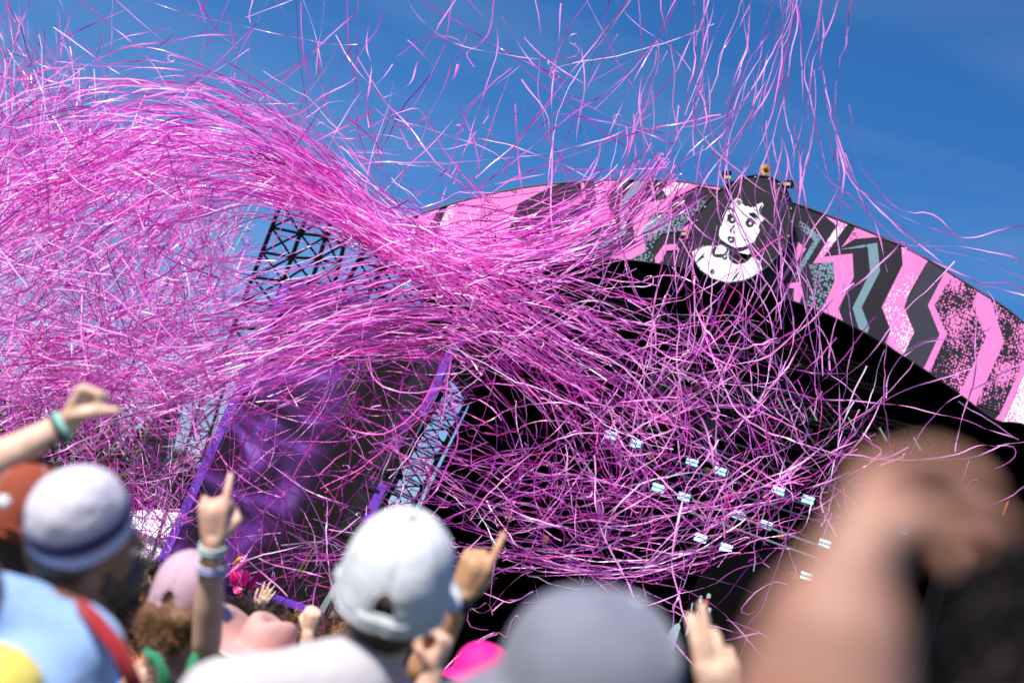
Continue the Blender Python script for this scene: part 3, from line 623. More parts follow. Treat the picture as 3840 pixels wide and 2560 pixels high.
K = (0, 0, 1.6327)
sky_lines = [[(245, -20), (330, 60), (365, 90), (385, 130), (395, 165), (400, 250)], [(150, -20), (280, 75), (340, 130), (375, 190), (395, 230)], [(40, -20), (42, 60), (30, 130), (0, 230)],
 [(130, -20), (160, 70), (180, 130), (185, 230)], [(450, -20), (470, 60), (460, 120), (455, 170), (452, 230)], [(440, -20), (500, 70), (545, 112)], [(535, -20), (500, 60), (470, 110)],
 [(620, -20), (590, 50), (560, 110), (530, 175), (545, 174)], [(585, -20), (575, 30), (578, 52)], [(820, 30), (740, 100), (680, 160), (600, 230)], [(885, 30), (860, 80), (830, 120), (760, 230), (700, 260)],
 [(850, 50), (840, 110), (850, 150), (848, 200), (843, 250), (850, 290)], [(1055, -20), (1000, 80), (960, 140), (940, 190), (880, 222)], [(1137, -20), (1130, 60), (1105, 100), (1070, 120), (1085, 155)],
 [(915, 125), (960, 95), (1010, 85), (1050, 95), (1062, 130), (1040, 185)], [(700, 270), (760, 232), (830, 225), (880, 180), (900, 150)], [(1040, -20), (1030, 80), (1000, 150), (960, 220), (930, 290)],
 [(1135, -20), (1142, 100), (1110, 220), (1085, 300), (1040, 420)], [(1150, 40), (1210, 130), (1290, 200), (1350, 330), (1345, 380)], [(1228, -20), (1240, 80), (1235, 200), (1255, 300), (1262, 400)],
 [(1325, 118), (1280, 210), (1230, 280), (1150, 360), (1090, 410)], [(1460, -20), (1410, 40), (1330, 150), (1260, 230), (1190, 320), (1160, 410)], [(1340, -20), (1390, 90), (1430, 160), (1470, 230), (1490, 330)],
 [(1400, -20), (1470, 60), (1540, 110), (1585, 165)], [(1565, -20), (1500, 100), (1450, 200), (1410, 290), (1330, 420)], [(1200, 180), (1255, 260), (1262, 330), (1300, 410)],
 [(820, 178), (750, 215), (690, 260), (600, 280)], [(1047, 148), (1044, 180), (1056, 150)], [(620, 250), (680, 290), (780, 320), (900, 310), (1000, 340), (1100, 330)],
 [(850, 290), (900, 262), (960, 252), (995, 300)], [(860, 250), (930, 292), (980, 265), (935, 300)], [(1115, 230), (1120, 260), (1105, 290), (1128, 300), (1125, 320)], [(640, 265), (560, 250), (470, 250), (400, 235)]]
right_sweeps = [[(960, -40), (1050, 130), (1150, 210), (1300, 310), (1450, 370), (1620, 425), (1760, 425), (1900, 390), (2020, 365)],
 [(980, 10), (1060, 140), (1180, 280), (1300, 370), (1420, 440), (1520, 490), (1700, 545), (1800, 580), (2020, 680)],
 [(1000, -30), (1080, 190), (1120, 330), (1200, 420), (1350, 475), (1500, 485), (1700, 500), (1900, 530), (2020, 570)],
 [(830, 20), (900, 100), (1000, 180), (1150, 320), (1350, 490), (1550, 590), (1720, 680), (1800, 690), (1900, 690), (2020, 730)],
 [(1000, 20), (1060, 150), (1250, 330), (1420, 480), (1560, 590), (1730, 685), (1860, 710), (2020, 760)],
 [(1720, 680), (1820, 770), (1850, 860), (1830, 900), (1780, 960), (1500, 1000), (1350, 1060), (1240, 1200), (1230, 1330)],
 [(2010, 1095), (1750, 1150), (1500, 1230), (1250, 1340), (950, 1520), (830, 1600)], [(2010, 1120), (1880, 1190), (1700, 1290), (1560, 1370), (1420, 1530), (1350, 1650)],
 [(1830, 960), (1750, 1010), (1560, 1000), (1430, 1020), (1330, 1090)], [(1630, 1350), (1700, 1400), (1810, 1460), (1950, 1555)],
 [(200, 1235), (450, 1255), (700, 1300), (850, 1330), (1150, 1360), (1400, 1390), (1650, 1450), (1800, 1510), (1980, 1570)]]
Z4b = (2700, 1500, .676)
low_right = [[(430, 330), (560, 300), (760, 300), (880, 330), (1100, 330), (1300, 300), (1440, 250), (1540, 260)], [(1700, 465), (1570, 550), (1380, 630), (1300, 720)],
 [(380, 1022), (300, 1010), (180, 1080), (110, 1168), (180, 1182), (250, 1080), (300, 1010)], [(30, 1220), (150, 1250), (240, 1290), (300, 1370)], [(1700, 235), (1550, 250), (1400, 310), (1220, 330), (1105, 330)],
 [(1540, 260), (1620, 255), (1640, 300), (1600, 345), (1520, 372)], [(900, 0), (800, 180), (640, 380), (560, 560), (640, 760)], [(1430, 445), (1400, 440), (1330, 520), (1310, 540)], [(1380, 340), (1340, 470), (1270, 640)],
 [(1290, 400), (1245, 450), (1260, 460), (1310, 462)], [(800, 180), (840, 230), (870, 380), (860, 430)], [(880, 360), (1010, 310), (1030, 280)], [(910, 432), (940, 430), (1000, 370), (1020, 300)],
 [(20, 1330), (130, 1300), (240, 1290), (340, 1360)], [(240, 1290), (290, 1340), (295, 1375)], [(90, 1445), (125, 1370), (150, 1300)], [(700, 200), (620, 330), (480, 560), (360, 760)], [(500, 1080), (520, 950), (555, 820), (620, 640)]]
Zm = (1650, 2000, .357)
low_mid = [[(500, 1000), (440, 990), (350, 980), (300, 930), (275, 880), (290, 800), (380, 790), (460, 740), (500, 740), (545, 800), (560, 860)], [(60, 1410), (180, 1290), (300, 1200), (400, 1130), (520, 1060), (600, 1040), (680, 1090)],
 [(130, 1530), (150, 1420), (200, 1360), (280, 1260), (420, 1110), (600, 1045)], [(700, 1090), (730, 980), (770, 880), (810, 860), (825, 900)], [(320, 765), (430, 828), (520, 810), (620, 690), (720, 560), (850, 450), (980, 400)],
 [(560, 800), (700, 690), (840, 680), (980, 600)], [(450, 610), (560, 660), (700, 720), (840, 680)], [(200, 470), (280, 400), (250, 280), (180, 180)], [(-20, 690), (80, 690), (200, 520), (260, 380)]]
sets = []   # (curves, label, group)
sk_ = [traced(l, *K, rng.uniform(10.5, 14)) for l in sky_lines]
for lo_, hi_, lb_ in ((-9, 900, 'thin pink paper streamer alone in the blue sky above the left swirl'), (900, 1750, 'thin pink paper streamer alone in the sky between left swirl and arch tip'), (1750, 9999, 'thin pink paper streamer alone in the sky above the left half of the arch')):
    sets.append(([q for q in sk_ if lo_ <= q[:, 0].mean() < hi_], lb_, lb_.replace('thin pink paper streamer', 'streamers')))
sets.append(([traced(l, 2500, 600, .6697, rng.uniform(10.5, 13)) for l in right_sweeps], None, 'streamers sweeping over the right half of the arch'))
sets.append(([traced(l, *Z4b, rng.uniform(10.5, 13)) for l in low_right], 'thin pink paper streamer dangling before the dark right end of the stage', 'streamers at the right end of the stage'))
sets.append(([traced(l, *Zm, rng.uniform(10, 12)) for l in low_mid], 'crumpled pink paper streamer tail hanging low between white cap and grey hat', 'streamer tails low in the middle'))
colA = follow([(2960, -80, 12), (2930, 200, 12), (2880, 500, 12), (2850, 800, 12), (2880, 1150, 12), (2800, 1500, 12)], [110, 90, 130, 200, 220, 250], 34, (.5, 1.0), 13, .9)
colB = follow([(2600, -80, 12), (2560, 250, 12), (2520, 500, 12), (2600, 800, 12), (2700, 1100, 12), (2650, 1450, 12)], [90, 70, 110, 170, 220, 240], 15, (.4, .95), 13, .9)
colC = follow([(2480, 350, 12), (2420, 600, 12), (2250, 800, 12), (2050, 940, 12), (1850, 1030, 12)], [90, 90, 90, 70, 90], 10, (.4, .9), 10, .7)
sets.append(([q for q in colA if q[:, 1].mean() < 700], 'pink paper streamer in the curtain falling from the top edge above the round emblem', 'streamers above the emblem'))
sets.append(([q for q in colA if q[:, 1].mean() >= 700], 'pink paper streamer hanging from the round emblem down across the roof edge', 'streamers hanging past the emblem'))
sets.append((colB, 'pink paper streamer falling steeply just left of the round emblem', 'streamers left of the emblem'))
sets.append((colC, 'pink paper streamer slanting from the sky to the left half of the banner', 'streamers slanting to the banner'))
net = wander([(2450, 1050), (3050, 1050), (3250, 1500), (3050, 2000), (2500, 2250), (2100, 2200), (1900, 1950), (2000, 1500)], 52, (450, 1300), [1.25, 1.9, .5, -.4], .5, .06, (10, 13.5))
sets.append((net, 'long pink paper streamer tangled in front of the dark stage mouth', 'streamers before the stage mouth'))
cloud = []
fo = lambda *a, **k: cloud.extend(follow(*a, **k))
wa = lambda *a, **k: cloud.extend(wander(*a, **k))
# upper arc
fo([(-150, 700, 11), (200, 480, 11), (600, 390, 11), (950, 480, 11.5), (1200, 660, 12), (1400, 820, 12), (1650, 970, 12), (1900, 1120, 12), (2300, 1350, 12)], [130, 110, 90, 80, 75, 60, 60, 80, 130], 220, (.15, .5), 14, .8)
fo([(500, 480, 11.5), (950, 560, 11.5), (1250, 720, 12), (1500, 900, 12), (1750, 1080, 12)], [45, 40, 38, 34, 60], 85, (.3, .8), 8, .5)
# middle arc with its dense hot core
fo([(-150, 1100, 11), (300, 860, 11), (700, 700, 11), (1000, 700, 11.5), (1250, 790, 12), (1450, 890, 12), (1700, 940, 12), (2050, 930, 12), (2350, 800, 12), (2520, 620, 12)], [120, 90, 70, 55, 45, 50, 80, 60, 60, 70], 200, (.12, .45), 12, .8)
fo([(750, 700, 11.5), (1000, 705, 11.5), (1250, 800, 11.5), (1500, 930, 12), (1640, 990, 12)], [26, 20, 22, 26, 30], 120, (.3, .8), 5, .3)
fo([(-150, 900, 11), (250, 700, 11), (600, 560, 11), (900, 560, 11.5)], [80, 60, 50, 50], 150, (.25, .7), 12, .8)
# lower sweeps
fo([(-150, 1500, 11), (350, 1400, 11), (800, 1250, 11), (1200, 1120, 11.5), (1600, 1010, 12), (1900, 920, 12), (2300, 800, 12)], [160, 110, 90, 75, 70, 60, 70], 165, (.15, .5), 12, .8)
fo([(-100, 1280, 11), (300, 1330, 11), (620, 1420, 11), (950, 1330, 11), (1300, 1190, 11.5), (1650, 1160, 12), (1950, 1260, 12), (2250, 1430, 12), (2550, 1650, 12)], [150, 110, 90, 70, 70, 80, 110, 130, 180], 170, (.12, .45), 12, .8)
fo([(700, 1420, 11), (1000, 1350, 11), (1300, 1290, 11.5), (1600, 1280, 12), (1800, 1320, 12)], [60, 50, 45, 60, 90], 70, (.3, .8), 10, .6)
# fan out of the crossing into the stage mouth
fo([(1500, 880, 12), (1750, 1060, 12), (2050, 1250, 12), (2350, 1420, 12), (2600, 1620, 12), (2700, 1900, 12)], [45, 70, 110, 170, 220, 240], 42, (.25, .7), 18, .8)
fo([(1700, 1200, 12), (2000, 1380, 12), (2300, 1600, 12), (2450, 1900, 12), (2300, 2100, 12)], [80, 130, 170, 200, 200], 18, (.3, .8), 24, .8)
fo([(1450, 1620, 12), (1800, 1830, 12), (2200, 1920, 12), (2600, 1940, 12), (3000, 1820, 12), (3300, 1650, 12)], [100, 80, 60, 60, 80, 110], 30, (.25, .75), 18, .7)
fo([(1400, 1900, 12), (1700, 2040, 12), (2050, 2120, 12), (2400, 2130, 12), (2750, 2010, 12), (3050, 1800, 12)], [100, 60, 50, 50, 70, 110], 24, (.25, .75), 18, .7)
wa([(1750, 1100), (2700, 1050), (2950, 1500), (2950, 1900), (2500, 2200), (1900, 2150), (1650, 1750), (1700, 1400)], 45, (220, 800), None, 1, .09, (10.5, 13.5))
wa([(1650, 1500), (2500, 1500), (2600, 2000), (2000, 2150), (1650, 2000)], 35, (200, 600), None, 1, .12, (10.5, 13))
wa([(1850, 1250), (2900, 1150), (3150, 1500), (3000, 1900), (2400, 2200), (1800, 2100), (1650, 1800)], 105, (350, 1100), [.4, 1.3, 2.0, -.5], .6, .07, (10.5, 13.5), amp=14)
# curtain low ends
wa([(2450, 1000), (3200, 1050), (3350, 1600), (2950, 2000), (2500, 1700)], 12, (400, 1000), [1.7, 2.1], .3, .05, (10.5, 13))
# the great cloud at left, near and far
wa([(-60, 620), (250, 500), (700, 560), (850, 900), (800, 1250), (700, 1500), (-60, 1500)], 720, (180, 620), [.1, -.4, 2.6, 1.2], .45, .06, (9.5, 13))
wa([(-60, 300), (200, 330), (500, 520), (900, 750), (950, 1100), (750, 1500), (-60, 1600)], 1500, (120, 380), [1.5, 1.2, 1.9, -.3], .5, .08, (22, 32), amp=6)
wa([(-60, 60), (260, 200), (420, 420), (300, 600), (-60, 700)], 110, (150, 500), [1.5, 1.2, 1.0], .35, .06, (18, 28))
wa([(-60, 1350), (700, 1400), (880, 1550), (560, 2050), (420, 2200), (200, 1800), (-60, 1750)], 480, (90, 330), [1.5, 1.1, 2.0, .1], .5, .1, (10, 18))
wa([(400, 1850), (700, 1700), (620, 2200), (430, 2250)], 110, (90, 300), [1.5, 2.3, .4], .6, .1, (10, 16))
# over the screen and the arch tip
wa([(880, 1380), (1700, 1300), (1650, 1800), (1350, 2200), (700, 2250), (700, 1700)], 150, (300, 1000), [.4, 1.3, -.3, 2.2], .5, .08, (10, 13))
wa([(1500, 800), (2200, 750), (2300, 950), (1600, 1020)], 14, (150, 500), [.1, -.3, .4], .3, .06, (11, 13))
wa([(600, 350), (1500, 450), (2400, 450), (2400, 700), (1700, 760), (1200, 600), (700, 500)], 46, (400, 1100), [.2, -.4, 2.2], .5, .04, (11, 14), amp=6)
wa([(-50, -50), (2500, -50), (2500, 450), (1500, 500), (700, 350), (-50, 500)], 34, (350, 1000), [1.2, 1.6, 2.2], .35, .045, (11, 15), amp=6)
wa([(2350, -80), (3050, -80), (3000, 500), (2450, 600)], 9, (500, 1200), [1.5, 1.7, 1.9], .2, .03, (11, 14), amp=8)
wa([(650, 1350), (2900, 1250), (2800, 2300), (800, 2250)], 120, (14, 40), None, 1, .3, (10, 16), step=7, amp=2)   # loose scraps
extra = 300 - sum(len(c) for c, _, _ in sets)
size = lambda q: np.linalg.norm(np.diff(q[:, :2], axis=0), axis=1).sum() / q[0, 2] * (1 if q[:, 0].mean() > 300 else .7)
cloud.sort(key=size, reverse=True)
big, cloud = cloud[:extra], cloud[extra:]
def crossing(q): return q[:, 0].mean()
sets.append(([q for q in big if crossing(q) < 1250], 'long pink paper streamer in the thick swirl at left, ending over the crowd', 'longest streamers of the left swirl'))
sets.append(([q for q in big if 1250 <= crossing(q) < 1900], 'long pink paper streamer in the bundle crossing left of the arch tip', 'longest streamers of the crossing bundle'))
sets.append(([q for q in big if crossing(q) >= 1900], 'long pink paper streamer arching under the banner before the stage roof', 'longest streamers under the banner'))
uniq = ['uppermost of the long pink streamers sweeping right across the blue sky', 'second long pink streamer sweeping right through the sky above the banner', 'third long pink streamer, crossing the sky just above the arch top',
        'long pink streamer skimming the top hem of the banner to the right edge', 'lowest long pink streamer along the banner top hem to the right edge', 'pink streamer hooking down over the right banner end into the dark mouth',
        'straight pink streamer running from the right edge down left across the mouth', 'pink streamer below the straight one, crossing the banner bottom hem at right', 'short pink streamer across the stippled black banner zigzag',
        'short pink streamer hanging off the banner bottom corner at right', 'long nearly level pink streamer stretched in front of the dark box truss']
for curves, lab, grp in sets:
    for i, q in enumerate(curves):
        V, Fc = ribbon(q, .0122); base = V.mean(0); o = mesh_obj('streamer', V - base, Fc, SM); o.location = base
        tag(o, lab or uniq[i], 'streamer', grp)
Vs, Fs, off = [], [], 0
for q in cloud:
    V, Fc = ribbon(q, (.0108 if q[:, 0].mean() > 1200 else .0094) if q[0, 2] < 18 else .016); Vs.append(V); Fs.append(Fc + off); off += len(V)
V = np.vstack(Vs); Fc = np.vstack(Fs)
me = bpy.data.meshes.new('streamer_cloud'); me.vertices.add(len(V)); me.vertices.foreach_set('co', V.ravel()); me.loops.add(Fc.size); me.loops.foreach_set('vertex_index', Fc.ravel().astype(np.int32))
me.polygons.add(len(Fc)); me.polygons.foreach_set('loop_start', (np.arange(len(Fc)) * 4).astype(np.int32)); me.update(calc_edges=True); me.materials.append(SM)
o = link('streamer_cloud', me); o['kind'] = 'stuff'; o['label'] = 'dense swirling cloud of pink and magenta paper streamers blowing over the crowd'; o['category'] = 'streamers'
print('STREAMERS', sum(len(c) for c, _, _ in sets), len(cloud), len(Fc))

# ------------------------------------------------------------------ people
def cap_mesh(bm, p0, p1, r0, r1, seg=14):
    p0, p1 = Vector(p0), Vector(p1); T = (p1 - p0); T = T.normalized() if T.length > 1e-6 else Vector((0, 0, 1)); a = T.orthogonal().normalized(); b = T.cross(a)
    rings = [(p0, r0, math.radians(t)) for t in (-75, -50, -25, 0)] + [(p1, r1, math.radians(t)) for t in (0, 25, 50, 75)]
    R = []
    for c, r, t in rings:
        cc = c + T * (r * math.sin(t)); rr = r * math.cos(t)
        R.append([bm.verts.new(cc + (a * math.cos(k * 2 * math.pi / seg) + b * math.sin(k * 2 * math.pi / seg)) * rr) for k in range(seg)])
    for i in range(len(R) - 1):
        for k in range(seg): bm.faces.new((R[i][k], R[i][(k + 1) % seg], R[i + 1][(k + 1) % seg], R[i + 1][k]))
    bm.faces.new(R[0][::-1]); bm.faces.new(R[-1])
def ell_mesh(bm, c, ax, ay, az):
    g_ = bmesh.ops.create_icosphere(bm, subdivisions=3, radius=1)
    for v in g_['verts']: q = v.co.copy(); v.co = Vector(c) + ax * q.x + ay * q.y + az * q.z
def blob(name, prims, m, parent, voxel=.008, smooth=6, deci=None):
    """one continuous skin grown over overlapping limbs and masses"""
    bm = bmesh.new()
    for p in prims:
        if p[0] == 'c': cap_mesh(bm, *p[1:])
        else: ell_mesh(bm, *p[1:])
    me = bpy.data.meshes.new(name); bm.to_mesh(me); bm.free(); o = bpy.data.objects.new(name, me); COL.objects.link(o)
    md = o.modifiers.new('r', 'REMESH'); md.mode = 'VOXEL'; md.voxel_size = voxel
    md = o.modifiers.new('s', 'SMOOTH'); md.factor = .5; md.iterations = smooth
    if deci: md = o.modifiers.new('d', 'DECIMATE'); md.ratio = deci
    me2 = bpy.data.meshes.new_from_object(o.evaluated_get(bpy.context.evaluated_depsgraph_get()))
    bpy.data.objects.remove(o); me2.name = name; me2.materials.clear(); me2.materials.append(m)
    me2.polygons.foreach_set('use_smooth', [True] * len(me2.polygons)); return link(name, me2, parent)
def cl(p0, p1, r0, r1): return ('c', p0, p1, r0, r1)
FING = [(-.027, .041, .025, .020, .0092), (-.009, .046, .029, .021, .0095), (.0095, .042, .027, .020, .009), (.027, .033, .020, .018, .008)]
def hand(W, D, A, N, curls, thumb, s=1.0, spread=.06, fat=1.0):
    """palm and five fingers: W wrist, D towards the knuckles, A thumb side to little finger, N the way fingers curl"""
    D, A, N = D.normalized(), A.normalized(), N.normalized(); pr = []
    for i, (o, l1, l2, l3, r) in enumerate(FING):
        kn = W + (D * (.088 - .004 * abs(i - 1.2)) + A * o) * s
        pr.append(cl(W + (D * .012 + A * o * .55) * s, kn, .0135 * s * fat, .0105 * s * fat))
        ang = 0; p = kn; dd = (D + A * spread * (i - 1.3)).normalized(); c3 = curls[i]
        for l, c, rr in zip((l1, l2, l3), c3, (1, .9, .8)):
            ang += math.radians(c); dn = (dd * math.cos(ang) + N * math.sin(ang)).normalized(); q = p + dn * l * s
            pr.append(cl(p, q, r * rr * s * fat, r * rr * .9 * s * fat)); p = q
    pr.append(cl(W + (D * .03 + N * .006) * s, W + (D * .07 + N * .004) * s, .026 * s, .026 * s))
    p = W + (D * .02 - A * .022 + N * .008) * s
    for (a, b, c), l, r in zip(thumb, (.045, .032, .026), (.0135, .0105, .009)):
        d = (D * a + A * b + N * c).normalized(); q = p + d * l * s; pr.append(cl(p, q, r * s * fat, r * .9 * s * fat)); p = q
    return pr
FIST = [(75, 85, 45)] * 4
def basis(up, front): up = up.normalized(); r = front.cross(up).normalized(); f = up.cross(r).normalized(); return r, f, up
def head(c, r, f, u, s=1.0):
    """skull, jaw, nose, ears, brow, lips and neck stub"""
    E = lambda p, a, b, c_: ('e', c + (r * p[0] + f * p[1] + u * p[2]) * s, r * a * s, f * b * s, u * c_ * s)
    return [E((0, -.008, .03), .076, .094, .085), E((0, .03, -.035), .058, .062, .075), E((0, .1, -.015), .012, .018, .02), E((0, .09, .005), .009, .012, .03),
            E((.078, -.005, -.01), .012, .02, .032), E((-.078, -.005, -.01), .012, .02, .032), E((0, .085, -.055), .022, .012, .007), E((0, .082, -.067), .02, .012, .007),
            E((.03, .082, .018), .02, .012, .008), E((-.03, .082, .018), .02, .012, .008), E((0, .07, -.095), .022, .02, .016)]
SK = {'fair': mat('fair skin', (.70, .47, .35, 1), .5, nscale=25, col2=(.62, .37, .26, 1)), 'tan': mat('tanned skin', (.52, .29, .165, 1), .45, col2=(.45, .23, .12, 1), nscale=25),
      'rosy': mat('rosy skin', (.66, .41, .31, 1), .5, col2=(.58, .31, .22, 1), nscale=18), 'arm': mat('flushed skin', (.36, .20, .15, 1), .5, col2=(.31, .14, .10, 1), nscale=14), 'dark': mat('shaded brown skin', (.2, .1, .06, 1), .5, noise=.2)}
for mm in SK.values():
    b_ = mm.node_tree.nodes['Principled BSDF']; b_.inputs['Subsurface Weight'].default_value = .12; b_.inputs['Subsurface Radius'].default_value = (.02, .008, .004)
def cloth(name, c, k=.12): return mat(name, c, .85, noise=k, nscale=9, bump=.6, bscale=11, sheen=.2)
jean = cloth('dark denim', (.03, .04, .07, 1)); shoeM = mat('dark shoe', (.03, .03, .03, 1), .6)
def strands(name, c, r, f, u, rad3, n, length, m, parent, curl=.4, down=.6, back=True, thick=.004, cut=-.6):
    V, Fc = [], []
    for _ in range(n):
        d = Vector(rng.normal(size=3)).normalized()
        if d.dot(u) < cut: continue
        if back and d.dot(f) > .35 and d.dot(u) < .6: continue
        p = c + r * d.dot(r) * rad3[0] + f * d.dot(f) * rad3[1] + u * d.dot(u) * rad3[2]
        side = d.cross(u).normalized() if abs(d.dot(u)) < .98 else r; v = (d * .5 - u * down * .3 + side * random.uniform(-.4, .4)).normalized()
        L = length * random.uniform(.6, 1.2); st = 5; b0 = len(V); ph = random.uniform(0, 6.28)
        for k in range(st + 1):
            wv = side * (curl * .02 * math.sin(ph + k * 1.7)) + d * (curl * .015 * math.cos(ph + k * 1.9))
            V += [p + wv - side * thick, p + wv + side * thick]; p = p + v * L / st; v = (v - u * down * .22 + side * random.uniform(-.15, .15) - d * .08).normalized()
        Fc += [(b0 + 2 * k, b0 + 2 * k + 1, b0 + 2 * k + 3, b0 + 2 * k + 2) for k in range(st)]
    o = mesh_obj(name, V, Fc, m, parent); return o
def hair_mat(name, a, b): return mat(name, a, .45, col2=b, nscale=22, spec=.5, bump=.6, bscale=70)
BROWN = hair_mat('brown hair', (.09, .04, .015, 1), (.2, .09, .03, 1)); DARK = hair_mat('dark hair', (.015, .01, .008, 1), (.05, .028, .016, 1)); BLOND = hair_mat('honey hair', (.25, .14, .05, 1), (.38, .22, .09, 1))

def body_base(t, hc, r, f, u, sk, shirt, arms=(), shoulders=None, s=1.0, vox=.009, hairm=None, shirtname='shirt', extra=(), sleeve=True, lean=Vector((0, 0, 0)), skin_torso=False, beard=None, hatted=False, nbp=None, shx=()):
    """a standing person: skin (head, neck, arms), shirt, trousers, shoes"""
    Z = Vector((0, 0, 1)); br = Vector((r.x, r.y, 0)).normalized(); bf = Z.cross(br)
    nb = hc - u * .14 * s - Z * .06 * s + lean * .3
    nb = nbp or nb
    sh = shoulders or [nb - br * .18 * s - Z * .05 * s, nb + br * .18 * s - Z * .05 * s]
    pr = head(hc, r, f, u, s) + [cl(hc - u * .06 * s, nb - Z * .03, .056 * s, .066 * s), cl(nb - Z * .03, sh[0], .065 * s, .055 * s), cl(nb - Z * .03, sh[1], .065 * s, .055 * s), cl(nb - Z * .06, nb - Z * .25, .11 * s, .11 * s)]
    for i, a in enumerate(arms):                                  # (elbow, wrist, hand prims) or None for hanging
        if a is None:
            e = sh[i] - Z * .28 * s + br * (.05 if i else -.05); w_ = e - Z * .24 * s + bf * .06
            pr += [cl(sh[i], e, .05 * s, .04 * s), cl(e, w_, .038 * s, .027 * s)] + hand(w_, -Z, bf * -1, br * (-1 if i else 1), [(20, 25, 15)] * 4, [(.8, -.5, .3), (1, -.2, .3), (1, 0, .3)], s)
        else:
            e, w_, hp = a; pr += [cl(sh[i], e, .052 * s, .043 * s), cl(e, e.lerp(w_, .35), .042 * s, .042 * s), cl(e.lerp(w_, .35), w_, .042 * s, .027 * s)] + hp
    blob('body', pr + list(extra), sk, t, vox, 4)
    mid_ = (sh[0] + sh[1]) / 2; hip = Vector((mid_.x, mid_.y, max(.85 * s, mid_.z - .62 * s))) + lean * -.2
    if not skin_torso:
        sp = [cl(sh[0], sh[1], .075 * s, .075 * s), cl(nb - Z * .035, sh[0], .078 * s, .08 * s), cl(nb - Z * .035, sh[1], .078 * s, .08 * s), cl(nb - Z * .05, mid_ - Z * .1, .09 * s, .11 * s)]
    else: sp = []
    ch = mid_ - Z * .2 * s
    sp += [('e', ch, br * .19 * s, bf * .125 * s, Z * .24 * s), ('e', hip + Z * .12, br * .165 * s, bf * .12 * s, Z * .28 * s)]
    sp += list(shx)
    if sleeve:
        for i in (0, 1):
            e = (arms[i][0] if i < len(arms) and arms[i] else sh[i] - Z * .28 * s + br * (.05 if i else -.05))
            sp.append(cl(sh[i], sh[i].lerp(e, .55), .072 * s, .064 * s))
    blob(shirtname, sp, shirt, t, .012, 6)
    lg = [('e', hip, br * .165 * s, bf * .12 * s, Z * .13 * s)]
    for k in (-1, 1):
        h0 = hip + br * .085 * k * s; kn = Vector((h0.x, h0.y, .48)); ft = Vector((h0.x, h0.y, .09)); lg += [cl(h0, kn, .09 * s, .065 * s), cl(kn, ft, .065 * s, .05 * s)]
        blob('shoe', [cl(ft - bf * .05 - Z * .04, ft + bf * .14 - Z * .05, .045, .038)], shoeM, t, .012, 2)
    blob('trousers', lg, jean, t, .015, 3)
    for k in (-1, 1): ball('eye', hc + (f * .078 + r * .03 * k + u * .005) * s, .011 * s, M['white'], t, seg=8)
    if hairm: blob('hair', [('e', hc + (u * .04 - f * .022) * s, r * .084 * s, f * .092 * s, u * .084 * s)] * (not hatted) + [('e', hc + (u * .015 - f * .022) * s, r * .082 * s, f * .084 * s, u * .062 * s), ('e', hc - f * .045 * s - u * .02 * s, r * .07 * s, f * .05 * s, u * .075 * s)], hairm, t, .009, 3)
    if beard: blob('beard', [('e', hc + (f * .05 - u * .07) * s, r * .062 * s, f * .062 * s, u * .05 * s), ('e', hc + (f * .02 - u * .045) * s, r * .076 * s, f * .03 * s, u * .05 * s)], beard, t, .008, 3)
    return nb, sh
def grid(name, fn, nu, nv, m, parent, keep=None, thick=.003, close=True):
    V = [fn(i / (nu if close else nu - 1), j / (nv - 1)) for j in range(nv) for i in range(nu)]; Fc = []
    for j in range(nv - 1):
        for i in range(nu if close else nu - 1):
            if keep and not keep((i + .5) / nu, (j + .5) / (nv - 1)): continue
            Fc.append((j * nu + i, j * nu + (i + 1) % nu, (j + 1) * nu + (i + 1) % nu, (j + 1) * nu + i))
    o = mesh_obj(name, V, Fc, m, parent, True); md = o.modifiers.new('t', 'SOLIDIFY'); md.thickness = thick; md.offset = 1
    return o
SEAM = mat('grey stitching', (.3, .29, .32, 1), .8)
